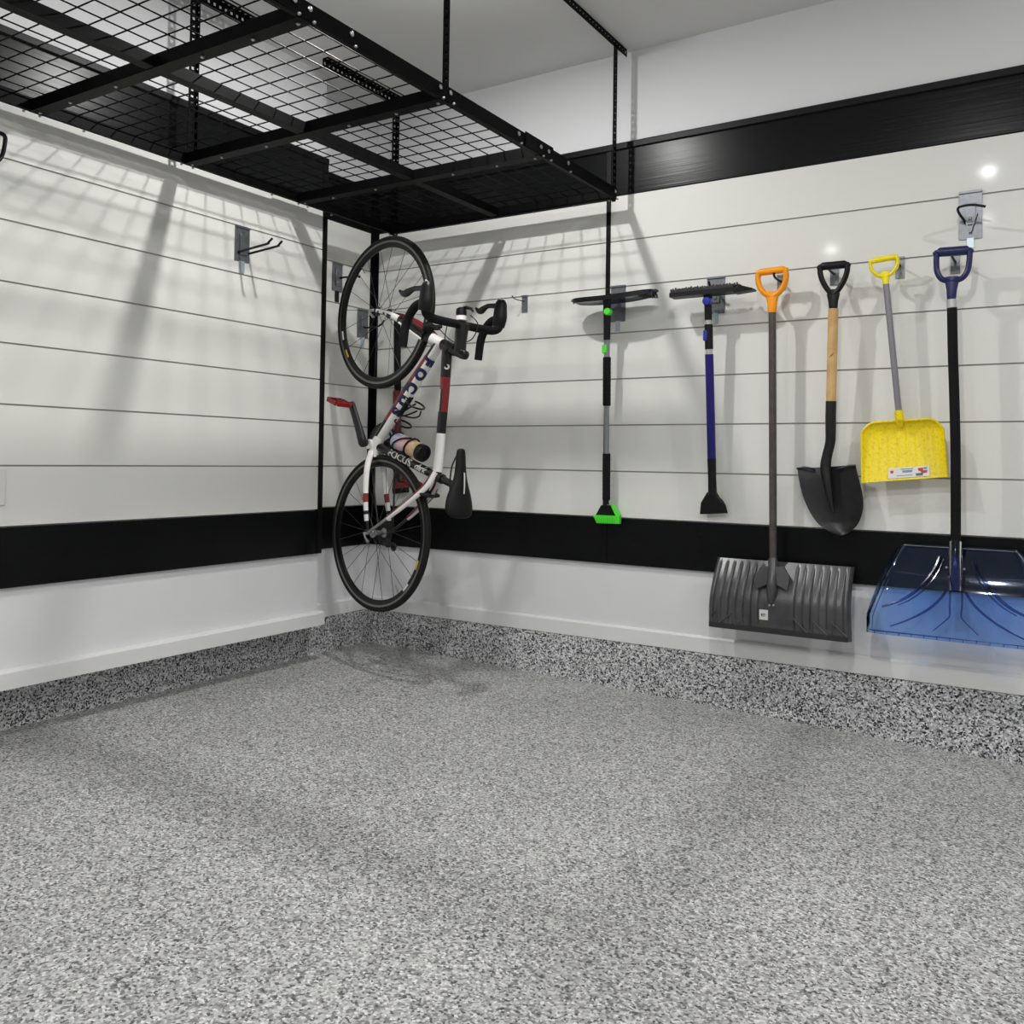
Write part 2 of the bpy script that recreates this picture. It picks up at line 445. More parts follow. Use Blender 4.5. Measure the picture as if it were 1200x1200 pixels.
for x, sd, nm in ((RX0, (1, 0, 0), 'l'), (RX1, (-1, 0, 0), 'r')):
    for y0, y1 in ((RY0, YM), (YM, RY1)):
        o = obj('side_beam', lprof((x, y0, RZ), (x, y1, RZ), .048, .016, sd), 'rack', rack, smooth=False)
        sp = MB()
        out = -1 if sd[0] > 0 else 1
        ya, yb = (-.86, -.66) if y1 == YM else (-2.30, -2.0)
        sp.box((min(x, x+out*.003), ya, RZ+.002), (max(x, x+out*.003), yb, RZ+.054))
        bt = MB()
        for yy in ((-.125, (1.4520, -0.5433, 2.1389)[1], (1.4520, -0.6956, 2.1406)[1], (1.4520, -0.7522, 2.1397)[1], (1.4520, -0.9069, 2.1390)[1], (1.4520, -1.3145, 2.1339)[1]) if y1 == YM else ((1.4520, -1.3681, 2.1313)[1], (1.4520, -1.7701, 2.1347)[1], (1.4520, -1.9273, 2.1334)[1], (1.4520, -1.9809, 2.1324)[1], -2.35, -2.5)):
            bolt(bt, (x+out*.0035, yy, RZ+.03), (out, 0, 0), .0075); bolt(bt, (x+out*.008, yy+.012, RZ), (0, 0, -1), .005)
        obj('splice_plate', sp, 'rack', o, smooth=False); objs('bolt', bt, 'zinc', o)
def channel(a, b, wd, ht, axis):
    mb = MB(); t = .0025; h = wd/2
    pr = [(-h, ht), (-h, 0), (h, 0), (h, ht), (h-t, ht), (h-t, t), (-h+t, t), (-h+t, ht)]
    n = len(pr); s_ = V((0, 1, 0)) if axis == 'x' else V((1, 0, 0)); a, b = V(a), V(b)
    P = [a+s_*p+V((0, 0, q)) for p, q in pr]+[b+s_*p+V((0, 0, q)) for p, q in pr]
    mb.add(P, [(i, (i+1) % n, n+(i+1) % n, n+i) for i in range(n)]+[(0, 1, 6, 7), (1, 2, 5, 6), (2, 3, 4, 5), (n+0, n+1, n+6, n+7), (n+1, n+2, n+5, n+6), (n+2, n+3, n+4, n+5)])
    return mb
CY = [RY0-.012, -.738, YM, -1.935, RY1+.025]
for y in CY:
    o = obj('cross_beam', channel((RX0+.003, y, RZ-.002), (RX1-.003, y, RZ-.002), .022 if y in (CY[0], CY[-1]) else .046, .04, 'x'), 'rack', rack, smooth=False)
    bt = MB()
    for xx in (RX0+.03, RX0+.2, MX-.2, MX+.2, RX1-.2, RX1-.03): bolt(bt, (xx, y, RZ-.003), (0, 0, -1), .0055)
    objs('bolt', bt, 'zinc', o)
for a, b in zip(CY[:-1], CY[1:]):
    obj('centre_beam', channel((MX, a-.025, RZ), (MX, b+.025, RZ), .04, .036, 'y'), 'rack', rack, smooth=False)
for a, b in zip(CY[:-1], CY[1:]):
    for x0, x1 in ((RX0+.004, MX), (MX, RX1-.004)):
        mb = MB(); nx = 8; zt = RZ+.040
        for i in range(nx+1):
            x = x0+(x1-x0)*i/nx; mb.sweep([(x, a, zt), (x, b, zt)], .0022, 6)
        for i in range(9):
            y = a+(b-a)*i/8; mb.sweep([(x0, y, zt+.004), (x1, y, zt+.004)], .0022, 6)
        obj('wire_deck', mb, 'rack', rack)
def perforated(mb, base, along, across, length, wd=.032, pitch=.0275, hole=.012, t=.0022):
    """punched steel strip: rails and rungs round real holes"""
    al, ac = V(along), V(across); nr = al.cross(ac).normalized(); base = V(base)
    r = (wd-hole)/2
    for off in (r/2, wd-r/2):
        mb.obox(base+al*length/2+ac*off, (al, ac, nr), (length/2, r/2, t/2))
    k = int(length/pitch); p = length/k
    for i in range(k+1):
        c0 = i*p; h = (p-hole)/2
        lo, hi = max(0, c0-h), min(length, c0+h)
        mb.obox(base+al*(lo+hi)/2+ac*wd/2, (al, ac, nr), ((hi-lo)/2, hole/2, t/2))
    return mb
for (x, y, dx) in ((RX1-.002, RY0-.022, -1), (RX1-.002, YM, -1), (RX0+.02, RY0-.02, 1), (RX0+.02, YM, 1)):
    mb = MB(); z0 = RZ-.01 if y != YM else RZ+.0
    perforated(mb, (x, y-.016, z0), (0, 0, 1), (0, 1, 0), CZ-.02-z0)
    perforated(mb, (x, y+.016, z0), (0, 0, 1), (dx, 0, 0), CZ-.02-z0, wd=.018, hole=.007)
    obj('hanging_post', mb, 'rack', rack, smooth=False)
    mb = MB(); y1 = y+.11 if y > -.5 else y+.28
    perforated(mb, (x, y1, CZ-.036), (0, -1, 0), (0, 0, 1), .62, wd=.034)
    perforated(mb, (x, y1, CZ-.002), (0, -1, 0), (dx, 0, 0), .62, wd=.034)
    o = obj('ceiling_bracket', mb, 'rack', rack, smooth=False)

# ------------------------------------------------------------------ hooks
RP = [0]
def hook_right(name_label, x0, x1, z0, z1, kind, lab, grp=None, pr=None, tabz=None):
    """plate on the y=0 wall with prongs. pr list of paths"""
    cx = (x0+x1)/2
    t = thing('wall_hook', lab, 'hook', (cx, 0, (z0+z1)/2), grp)
    mb = MB().box((x0, -.0035, z0), (x1, -.0005, z1)).box((x0, -.009, z1-.006), (x1, -.0005, z1+.002))
    if x1-x0 > .04:
        mb.box((cx-(x1-x0)*.22, -.010, z0+.3*(z1-z0)), (cx+(x1-x0)*.22, -.003, z1-.25*(z1-z0)))
        bolt(mb, (cx, -.010, z0+.42*(z1-z0)), (0, -1, 0), .006)
    obj('hook_plate', mb, 'plate', t, smooth=True, bevel=.0008)
    for p in pr or []:
        obj('prong', MB().sweep(cat(p, 6), .0045 if kind != 'thin' else .0022, 10), 'hookb', t)
    if tabz:
        obj('lock_tab', MB().box((cx-.011, -.004, tabz), (cx+.011, -.0008, z0+.004)), 'tab', t, smooth=False)
    return t
def span(a, b): return (a[0], b[0], b[2], a[2])
# placed by the measured corners of each plate
def hk(a, b, lab, prs, tab=None, kind='std'):
    x0, x1 = a[0], b[0]; z1, z0 = a[2], b[2]
    return hook_right('', x0, x1, z0, z1, kind, lab, 'hooks on the slatted walls', prs, tab)
def jhook(a, b, y, lift=.006):
    """single small J hook pushing out of a plate to depth y"""
    x = (a[0]+b[0])/2; z = a[2]-.25*(a[2]-b[2])
    return [(x, -.004, z-.01), (x, -.02, z-.012), (x, y*.6, z-.012), (x, y, z-.008), (x, y-.012, z+lift*.6), (x, y-.014, z+lift)]
HK = {
 'brush': ((1.3810, 0.0000, 1.7758), (1.4515, 0.0000, 1.6172)),
 'scraper': ((1.8236, 0.0000, 1.7712), (1.9003, 0.0000, 1.6192)),
 'thin': ((0.9165, 0.0000, 1.7737), (0.9485, -0.0000, 1.6947)),
 'orange': ((2.1146, 0.0000, 1.7535), (2.1472, 0.0000, 1.6925)),
 'spade': ((2.3187, 0.0000, 1.7668), (2.3510, 0.0000, 1.6941)),
 'yellow': ((2.5541, 0.0000, 1.7762), (2.5856, 0.0000, 1.6980)),
 'blue': ((2.7399, 0.0000, 1.7700), (2.7708, 0.0000, 1.6972)),
 'big': ((2.7666, 0.0000, 1.9883), (2.8413, 0.0000, 1.8168)),
}
a, b = HK['brush']; hk(a, b, 'grey hook plate half hidden behind the head of the lime-trimmed snow brush', [jhook(a, b, -.10)], (1.4191, 0.0000, 1.5761)[2])
a, b = HK['scraper']; hk(a, b, 'grey hook plate behind the bristle head of the blue-handled snow brush', [jhook(a, b, -.075)], (1.8626, 0.0000, 1.5759)[2])
a, b = HK['thin']; hk(a, b, 'small bare grey hook with a thin wire prong between bicycle handlebar and lime snow brush', [[(0.9289, -0.0040, 1.7479), (0.9214, -0.0300, 1.7484), (0.9182, -0.0700, 1.7503), (0.9134, -0.0850, 1.7622)]], None, 'thin')
a, b = HK['orange']; hk(a, b, 'small grey hook seen through the orange D-grip', [jhook(a, b, -.095)])
a, b = HK['spade']; hk(a, b, 'small grey hook seen through the black D-grip of the wood-handled shovel', [jhook(a, b, -.095)])
a, b = HK['yellow']; hk(a, b, 'small grey hook just right of the yellow D-grip', [jhook(a, b, -.07)])
a, b = HK['blue']; hk(a, b, 'small grey hook seen through the navy D-grip', [jhook(a, b, -.105)])
a, b = HK['big']; tb = hk(a, b, 'large grey hook with a curved black arm, alone above the navy D-grip', [[(2.7898, -0.0060, 1.8740), (2.7839, -0.0300, 1.8846), (2.7732, -0.0600, 1.9002), (2.7716, -0.0850, 1.9110), (2.7879, -0.1000, 1.9141), (2.8235, -0.1100, 1.9111), (2.8604, -0.1100, 1.9000)]], (2.8034, 0.0000, 1.7845)[2])
cx = (a[0]+b[0])/2
mbk = MB()
for s_ in (-1, 1): mbk.obox((cx+s_*.012, -.012, (a[2]+b[2])/2-.03), (V((1, 0, s_*-.3)).normalized(), (0, 1, 0), V((s_*.3, 0, 1)).normalized()), (.0015, .007, .035))
objs('gusset', mbk, 'plate', tb, smooth=False)

def hook_side(px, plate, prongs, lab, tab=None, tabmat='tab'):
    """plate on a wall facing +x at x=px; plate=(y0,y1,z0,z1)"""
    y0, y1, z0, z1 = plate; cy = (y0+y1)/2
    t = thing('wall_hook', lab, 'hook', (px, cy, (z0+z1)/2), 'hooks on the slatted walls')
    mb = MB().box((px+.0005, y0, z0), (px+.0035, y1, z1)).box((px+.0005, y0, z1-.005), (px+.009, y1, z1+.002))
    mb.box((px+.003, cy-.2*(y1-y0), z0+.2*(z1-z0)), (px+.010, cy+.3*(y1-y0), z1-.2*(z1-z0)))
    bolt(mb, (px+.010, cy, z0+.3*(z1-z0)), (1, 0, 0))
    obj('hook_plate', mb, 'plate', t, bevel=.0008)
    for p in prongs: obj('prong', MB().sweep(cat(p, 6), .0048, 10), 'hookb', t)
    if tab: obj('lock_tab', MB().box((px+.0008, cy-.014, tab), (px+.004, cy+.014, z0+.003)), tabmat, t, smooth=False)
    return t
p0 = (0.1323, -1.0373, 1.9709); p1 = (0.1323, -0.9579, 1.8241)
PR1 = [(0.1552, -1.0180, 1.8624), (0.3039, -1.0180, 1.8757), (0.3163, -1.0180, 1.8813), (0.3384, -1.0180, 1.8945)]
PR2 = [(0.1065, -0.9620, 1.8654), (0.3036, -0.9620, 1.8776), (0.3161, -0.9620, 1.8826), (0.3358, -0.9620, 1.8963)]
for P_ in (PR1, PR2): P_[0] = (EX+.004,)+P_[0][1:]
hook_side(EX, (p0[1], p1[1], p1[2], p0[2]), [PR1, PR2], 'grey hook plate with two bare black prongs on the left wall', (0.1323, -0.9914, 1.7777)[2])
p0 = (0.0000, -0.3180, 1.9702); p1 = (0.0000, -0.2442, 1.8295)
hook_side(0, (p0[1], p1[1], p1[2], p0[2]), [[(0.0040, -0.2718, 1.8974), (0.0400, -0.2735, 1.8979), (0.1616, -0.3500, 1.8752), (0.2318, -0.3850, 1.8653), (0.2499, -0.3900, 1.8566)]], 'grey hook holding the rim of the bicycle front wheel', (0.0000, -0.2826, 1.7761)[2], 'hookb')
p0 = (0.0000, -0.1290, 1.7650); p1 = (0.0000, -0.0468, 1.6213)
hook_side(0, (p0[1], p1[1], p1[2], p0[2]), [[(0.0040, -0.0890, 1.6778), (0.0300, -0.0854, 1.6722), (0.1000, -0.0930, 1.6709), (0.1350, -0.0944, 1.6814), (0.1500, -0.0926, 1.7002)]], 'grey hook with a curved black prong seen through the front wheel spokes', (0.0000, -0.0881, 1.5676)[2])
# large loop hook cut by the left border
t = thing('wall_hook', 'black bent bar hook cut off by the left border of the view', 'hook', (EX, -2.15, 2.0), 'hooks on the slatted walls')
obj('hook_plate', MB().box((EX+.0005, -2.20, 1.93), (EX+.0035, -2.12, 2.06)), 'plate', t, bevel=.0008)
obj('prong', MB().sweep(cat([(EX+.004, -2.18, 1.97), (EX+.10, -2.175, 1.975), (0.2700, -2.1027, 1.9170), (0.2700, -2.0756, 1.9303), (0.2700, -2.0650, 1.9822), (0.2700, -2.0681, 2.0002), (0.2700, -2.0814, 2.0041), (0.2700, -2.1022, 1.9975)], 5), .0065, 12), 'hookb', t)

# blank cover plate cut by the left border
q0 = (0.1323, -1.9650, 0.9490); q1 = (0.1323, -1.9620, 0.8276)
t = MB().box((EX+.0005, q0[1]-.072, q1[2]), (EX+.0055, q0[1], q0[2])); t = obj('wall_plate', t, 'cover', bevel=.0015)
tag(t, 'white blank cover plate at the left border just above the black band', 'wall plate')

# ------------------------------------------------------------------ tools on the right wall
def line(a, b, t): a, b = V(a), V(b); return a+(b-a)*t
def dgrip(root, top, neck, sock, hw, H, r, matn, name='d_grip', rb=None, shape='round'):
    """D handle. top/neck/sock: centre of top bar, loop bottom, socket end (world)."""
    top, neck, sock = V(top), V(neck), V(sock)
    ez = (top-neck).normalized(); ex = V((1, 0, 0)); ex = (ex-ez*ex.dot(ez)).normalized(); ey = ex.cross(ez)
    Ht = (top-neck).length
    if shape == 'round': pr_ = [(.14, .0), (.55, .15), (.88, .42), (1, .70), (.97, .90), (.82, 1.0)]
    elif shape == 'vee': pr_ = [(.10, .02), (.45, .20), (.80, .48), (.98, .74), (1, .90), (.90, 1.0)]
    else: pr_ = [(.12, .02), (.62, .10), (.92, .34), (1, .66), (1, .90), (.92, 1.0)]
    P = [(x*(hw-r), z*Ht) for x, z in pr_]+[(-x*(hw-r), z*Ht) for x, z in reversed(pr_)]
    loop = cat([tuple(neck+ex*x+ez*z) for x, z in P], 5, closed=True)
    mb = MB().sweep(loop, [(r*.82, r)]*len(loop), 12, closed=True, up=tuple(ey))
    g = obj(name, mb, matn, root)
    rb = rb or r*1.15
    mb = MB().sweep([tuple(top+ex*(hw-r)*s_) for s_ in (-.93, -.8, -.4, 0, .4, .8, .93)], [rb*.8, rb, rb*1.02, rb, rb*1.02, rb, rb*.8], 16, up=tuple(ez))
    obj('grip_bar', mb, matn, g)
    mb = MB().sweep([tuple(neck+ez*.018), tuple(neck), tuple(line(neck, sock, .4)), tuple(line(neck, sock, .93)), tuple(sock)], [(r*.85, r*1.7), (r*.95, r*1.9), (r*1.1, r*1.45), r*1.2, r*1.15], 18, up=tuple(ex))
    obj('socket', mb, matn, g)
    return g

# lime-trimmed snow brush -------------------------------------------------
a = (1.4130, -0.1050, 1.6958); b = (1.3948, -0.0500, 0.7662)
t = thing('snow_brush', 'lime-trimmed black snow brush with a silver shaft, leftmost of the wall tools', 'snow brush', b, 'car snow brushes')
def at_(py, ax=a, bx=b, top=352, bot=604): return line(ax, bx, (py-top)/(bot-top))
hL = V((1.2424, -0.0950, 1.7153)); hR = V((1.6360, -0.0950, 1.7004))
hc = (hL+hR)/2
mb = MB()
def hsurf(u, v):
    k = 2*u-1; wdt = .055*math.sqrt(max(0, 1-abs(k)**3.2))+.004
    return (hL.x+(hR.x-hL.x)*u, hc.y+(v-.5)*2*wdt, hc.z-.008*(1-k*k)+.006*math.cos((v-.5)*PI)+.011*(u-.5))
mb.sheet(hsurf, 40, 10, .018)
hd = obj('brush_head', mb, 'bluesheen', t)
mb = MB().sheet(lambda u, v: (hL.x+.004+(hR.x-hL.x-.008)*u, hc.y-.058*math.sqrt(max(0, 1-abs(2*u-1)**3))-.002+.0, hc.z-.018+.020*v+.010*(2*u-1)**2+.011*(u-.5)), 40, 3, .006)
obj('squeegee_edge', mb, 'bplas', hd)
mb = MB()
for i in range(9):
    for j in range(3):
        x = hR.x-.012-.010*i; mb.sweep([(x, hc.y-.03+.03*j, hc.z+.004), (x+.004, hc.y-.03+.03*j, hc.z-.014+.001*i)], .004, 6)
obj('bristles', mb, 'bristle', hd)['kind'] = 'stuff'
mb = MB().sweep([tuple(at_(352)), tuple(at_(358)), tuple(at_(398))], [.021, .017, .0145], 18); obj('pivot_tube', mb, 'bplas', t)
k = V((1.4221, -0.1220, 1.6446)); obj('pivot_knob', MB().lathe([(0, .006), (.013, .005), (.016, .001), (.016, -.02)], k, (0, -1, 0), 20), 'lime', t)
obj('clear_collar', MB().sweep([tuple(at_(397)), tuple(at_(419))], .0125, 18), 'silver', t)
lt = at_(409); obj('latch', MB().obox(lt+V((-.006, -.012, 0)), ((1, 0, 0), (0, 1, 0), (0, 0, 1)), (.011, .006, .018)), 'lime', t, bevel=.003)
def foam(y0, y1, r):
    n = 22; P = [tuple(at_(y0+(y1-y0)*i/n)) for i in range(n+1)]
    return MB().sweep(P, [r*(.94 if i in (0, n) else 1.0 if i % 2 else .97) for i in range(n+1)], 20)
obj('foam_grip', foam(418, 475, .0175), 'foam', t)
obj('shaft', MB().sweep([tuple(at_(474)), tuple(at_(532))], .0115, 18), 'silver', t)
obj('foam_grip', foam(531, 586, .0175), 'foam', t)
s0 = at_(584)
mb = MB().sweep([tuple(s0), tuple(at_(588)), tuple(at_(591))], [.014, .011, .013], 14)
pl = (1.3514, -0.0300, 0.7783)
out = [(1.3629, -0.0330, 0.8089), (1.4085, -0.0330, 0.8107), (1.4324, -0.0300, 0.7633), (1.3328, -0.0300, 0.7587)]
mb.prism([V(p)+V((0, -.006, 0)) for p in out], (0, .018, 0))
sc_ = obj('scraper', mb, 'bplas', t)
mb = MB().prism([V(p) for p in ((1.3278, -0.0450, 0.7648), (1.4314, -0.0450, 0.7658), (1.4528, -0.0420, 0.7316), (1.3435, -0.0420, 0.7298))], (0, .022, 0))
for i in range(9):
    f = i/8; q = V((1.3415, -0.0470, 0.7599))*(1-f)+V((1.4243, -0.0470, 0.7600))*f; mb.obox(q+V((.004, 0, -.012)), ((1, 0, 0), (0, 1, 0), (0, 0, 1)), (.002, .002, .012))
obj('ice_teeth', mb, 'lime', t, smooth=False)
mb = MB().prism([V(p) for p in ((1.4078, -0.0400, 0.8146), (1.4221, -0.0400, 0.8152), (1.4534, -0.0400, 0.7684), (1.4519, -0.0400, 0.7333), (1.4372, -0.0400, 0.7603))], (0, .02, 0)); obj('side_blade', mb, 'lime', t, smooth=False)

# blue snow brush ---------------------------------------------------------
a = (1.8647, -0.1050, 1.6792); b = (1.8761, -0.0500, 0.7986)
t = thing('snow_brush', 'blue-handled snow brush with silver collars and a long bristle head, left of the orange D-grip', 'snow brush', b, 'car snow brushes')
def at2(py): return line(a, b, (py-346)/(601-346))
hL = V((1.7125, -0.1100, 1.6950)); hR = V((1.9947, -0.1100, 1.6909)); hT = V((2.0528, -0.1100, 1.6891))
mb = MB().sheet(lambda u, v: (hL.x+(hR.x-hL.x)*u, hL.y-.03+.06*v, hL.z-.008), 10, 4, .018)
mb.prism([V((hR.x-.012, hL.y-.03, hL.z+.008)), V((hR.x+.01, hL.y-.03, hL.z+.008)), V((hT.x, hL.y-.012, hL.z-.006)), V((hT.x, hL.y-.012, hL.z-.012)), V((hR.x-.012, hL.y-.03, hL.z-.022))], (0, .05, 0))
hd = obj('brush_head', mb, 'bplas', t)
mb = MB(); nb = 30
for i in range(nb):
    for j in range(4):
        x = hL.x+.006+(hR.x-hL.x-.006)*i/(nb-1); y = hL.y-.024+.016*j
        mb.sweep([(x, y, hL.z-.002), (x+random.uniform(-.002, .002), y, hL.z+.018+random.uniform(-.003, .003))], [.0045, .0035], 6)
obj('bristles', mb, 'bristle', hd)['kind'] = 'stuff'
obj('pivot_tube', MB().sweep([tuple(at2(344)), tuple(at2(352)), tuple(at2(375))], [.02, .016, .0145], 18), 'bplas', t)
k = V((1.8669, -0.1250, 1.6533)); obj('pivot_knob', MB().lathe([(0, .005), (.014, .004), (.018, 0), (.018, -.02)], k, (0, -1, 0), 20), 'blueplas', t)
obj('collar', MB().sweep([tuple(at2(374)), tuple(at2(381))], .013, 18), 'chrome', t)
obj('latch_sleeve', MB().sweep([tuple(at2(380)), tuple(at2(409))], .0168, 18), 'bplas', t)
obj('latch', MB().obox(at2(393)+V((-.010, -.010, 0)), ((1, 0, 0), (0, 1, 0), (0, 0, 1)), (.009, .008, .022)), 'blueplas', t, bevel=.004)
obj('collar', MB().sweep([tuple(at2(408)), tuple(at2(416))], .0145, 18), 'chrome', t)
obj('shaft', MB().sweep([tuple(at2(415)), tuple(at2(538))], .0172, 20), 'bluetube', t)
obj('lower_grip', MB().sweep([tuple(at2(537)), tuple(at2(560)), tuple(at2(580))], [.0178, .0165, .0180], 20), 'bplas', t)
sA = V((1.8644, -0.0350, 0.8811))
prf = [(577, 829, 840, .017), (583, 825.5, 843.5, .015), (588, 821, 848, .013), (594, 820.5, 851, .009), (602, 820.5, 853, .004)]
mb = MB()
W2 = [(V((0, 0, 0)), 0, 0)]
SC = [ ((1.8462, -0.0350, 0.8805), (1.8860, -0.0350, 0.8818), .017), ((1.8333, -0.0340, 0.8591), (1.8984, -0.0340, 0.8631), .016), ((1.8178, -0.0330, 0.8392), (1.9144, -0.0330, 0.8446), .013), ((1.8147, -0.0320, 0.8197), (1.9250, -0.0320, 0.8242), .008), ((1.8124, -0.0300, 0.7914), (1.9317, -0.0300, 0.7967), .003)]
mb.sweep([tuple((V(p)+V(q))/2) for p, q, r in SC], [((q[0]-p[0])/2, r) for p, q, r in SC], 20, up=(0, -1, 0), sq=.75)
obj('scraper', mb, 'bplas', t)

# orange-grip snow scoop --------------------------------------------------
top = (2.1214, -0.1000, 1.7530); neck = (2.1240, -0.1000, 1.6544); sock = (2.1246, -0.1000, 1.5894)
bot = (2.1325, -0.0850, 0.6163)
t = thing('snow_shovel', 'grey ribbed snow shovel with an orange D-grip on a brown-grey shaft', 'snow shovel', (2.1244, -0.0600, 0.3476), 'snow shovels')
hw = ((2.1903, -0.1000, 1.7048)[0]-(2.0539, -0.1000, 1.7177)[0])/2
dgrip(t, top, neck, sock, hw, 0, .0135, 'orange', shape='round', rb=.0140)
obj('shaft', MB().sweep([tuple(line(sock, bot, -.02)), tuple(line(sock, bot, .5)), tuple(line(sock, bot, 1.03))], .0145, 20), 'browntube', t)
xl = (1.8888, -0.1200, 0.4655)[0]; xr = (2.4252, -0.1200, 0.5161)[0]
zt = (2.1190, -0.0500, 0.6188)[2]; zb = (2.1359, -0.1000, 0.3518)[2]
def scoop(u, v, d=0.):
    # v 0 top .. 1 bottom ; convex towards the room
    z = zt+(zb-zt)*v
    y = -.045-.085*math.sin(min(1., v*1.15)*PI*.62)-.004
    hwid = (xr-xl)/2; xc = (xl+xr)/2
    x = xc+(u*2-1)*(hwid-.004*math.cos(v*3))
    k = abs(u*2-1)
    rib = 0
    if .20 < k < .97 and .03 < v < .95:
        ph = ((k-.20)/.77*7.0) % 1.0
        rib = (.0048*math.exp(-((ph-.5)/.11)**2))*min(1, (v-.03)*14)*min(1, (.95-v)*9)
    y += rib+ (.022*((k-.94)/.06)**2 if k > .94 else 0)
    return (x, y-d, z)
mb = MB().sheet(scoop, 190, 34, .0035)
bl = obj('scoop', mb, 'scoopgrey', t, angle=60)
mb = MB().sheet(lambda u, v: V(scoop(.015+.97*u, .925+.075*v, .004)), 40, 3, .003); obj('wear_strip', mb, 'wearstrip', bl)
mb = MB()
for s_, us in ((-1, (.07, .19, .31)), (1, (.62, .75, .88))):
    for u0 in us:
        du = .10*s_
        p = [V(scoop(u0, .74, .002)), V(scoop(u0+du*.5, .84, .003)), V(scoop(u0+du, .93, .004))]
        mb.sweep(p, .0032, 8)
        mb.sweep([V(scoop(u0, .74, .002)), V(scoop(u0, .92, .004))], .003, 8)
objs('gusset', mb, 'scoopgrey', bl)
mb = MB().sweep([tuple(line(sock, bot, .985)), (2.1368, -0.1050, 0.5921), (2.1397, -0.1250, 0.5550), (2.1413, -0.1350, 0.5107), (2.1385, -0.1300, 0.4837), (2.1373, -0.1250, 0.4569)], [.0175, .0185, .019, .019, .014, .008], 18)
for s_ in (-1, 1):
    mb.prism([V(p) for p in (((2.1803, -0.1150, 0.6095), (2.2051, -0.1220, 0.5732), (2.1981, -0.1300, 0.5217), (2.1526, -0.1300, 0.5436), (2.1478, -0.1150, 0.6070)) if s_ > 0 else ((2.0917, -0.1150, 0.6027), (2.0676, -0.1220, 0.5520), (2.0838, -0.1300, 0.5180), (2.1265, -0.1300, 0.5414), (2.1215, -0.1150, 0.6050)))], (0, .012, 0))
obj('shaft_mount', mb, 'scoopgrey', bl)
mb = MB(); bolt(mb, (2.1339, -0.1360, 0.4596), (0, -1, 0), .005); bolt(mb, (2.1502, -0.1360, 0.4612), (0, -1, 0), .005); objs('rivet', mb, 'zinc', bl)
mb = MB().sheet(lambda u, v: V(scoop(.387+.062*u, .665+.145*v, .0035)), 3, 3, .0006)
st = obj('sticker', mb, 'sticker', bl, smooth=False); st['label'] = 'small white paper sticker'
mb = MB()
mk = lambda u, v: V(scoop(.387+.062*u, .665+.145*v, .0042))
for u0, u1, v0, v1 in ((.22, .32, .38, .62), (.32, .7, .38, .44), (.32, .62, .5, .55), (.32, .7, .6, .65), (.7, .78, .42, .48)):
    mb.add([mk(u0, v0), mk(u1, v0), mk(u1, v1), mk(u0, v1)], [(0, 1, 2, 3)])
o = obj('printing', mb, 'matblack', bl, smooth=False)

# round-point shovel --------------------------------------------------
top = (2.3539, -0.1000, 1.7506); neck = (2.3532, -0.1000, 1.6412); sock = (2.3537, -0.1000, 1.5769)
woodb = (2.3451, -0.0850, 1.2413)
t = thing('digging_shovel', 'black round-point shovel with a pale wooden shaft and black D-grip', 'shovel', (2.3596, -0.0500, 0.7587))
hw = ((2.4164, -0.1000, 1.6995)[0]-(2.2933, -0.1000, 1.7114)[0])/2
dgrip(t, top, neck, sock, hw, 0, .0125, 'bplas', shape='vee', rb=.0150)
obj('shaft', MB().sweep([tuple(line(sock, woodb, -.03)), tuple(line(sock, woodb, .5)), tuple(line(sock, woodb, 1.02))], .0185, 24), 'wood', t)
mkc = V((2.3515, -0.1120, 1.4120))
mb = MB()
for q in (-1, 0, 1): mb.obox(mkc+V((q*.003, 0, q*.004)), (V((1, 0, .7)).normalized(), (0, 1, 0), V((-.7, 0, 1)).normalized()), (.006, .0005, .0012))
obj('burnt_mark', mb, 'woodmark', t)
P = [woodb, (2.3434, -0.0820, 1.1835), (2.3428, -0.0780, 1.1354), (2.3403, -0.0720, 1.0873), (2.3279, -0.0640, 1.0389), (2.3210, -0.0600, 0.9967), (2.3270, -0.0640, 0.9515), (2.3410, -0.0680, 0.8714), (2.3534, -0.0660, 0.8171)]
obj('steel_socket', MB().sweep(cat(P, 4), [r for r in cat([(.0195,), (.0195,), (.0195,), (.0185,), (.0185,), (.020,), (.018,), (.011,), (.004,)], 4)] and [q[0] for q in cat([(.0195,), (.0195,), (.0195,), (.0185,), (.0185,), (.020,), (.018,), (.011,), (.004,)], 4)], 20), 'blacksteel', t)
Lp = [(2.2144, -0.0550, 0.9851), (2.2209, -0.0600, 0.9490), (2.2348, -0.0620, 0.8903), (2.2546, -0.0620, 0.8387), (2.2832, -0.0600, 0.7909), (2.3143, -0.0570, 0.7599), (2.3509, -0.0520, 0.7422), (2.3722, -0.0500, 0.7353)]
Rp = [(2.4281, -0.0550, 1.0017), (2.4369, -0.0600, 0.9668), (2.4513, -0.0620, 0.9100), (2.4576, -0.0620, 0.8659), (2.4530, -0.0600, 0.8213), (2.4376, -0.0570, 0.7823), (2.4109, -0.0520, 0.7520), (2.3845, -0.0500, 0.7360)]
LL = cat(Lp, 5); RR = cat(Rp, 5)
def blade(u, v):
    i = v*(len(LL)-1); k = min(len(LL)-2, int(i)); f = i-k
    l = V(LL[k]).lerp(V(LL[k+1]), f); r = V(RR[k]).lerp(V(RR[k+1]), f)
    p = l.lerp(r, u); w_ = (r-l).length
    p.y += .028*math.sin(PI*u)*min(1, w_/.15)-.0
    return tuple(p)
mb = MB().sheet(blade, 30, 35, .0022)
bl = obj('blade', mb, 'blacksteel', t, angle=50)
mb = MB().sweep([(2.2136, -0.0580, 0.9851), (2.2415, -0.0660, 0.9905), (2.2693, -0.0620, 0.9861), (2.2792, -0.0500, 0.9797)], .004, 8)
mb.sweep([(2.4302, -0.0580, 1.0001), (2.4075, -0.0660, 0.9981), (2.3729, -0.0620, 0.9879), (2.3611, -0.0500, 0.9812)], .004, 8)
objs('step', mb, 'blacksteel', bl)

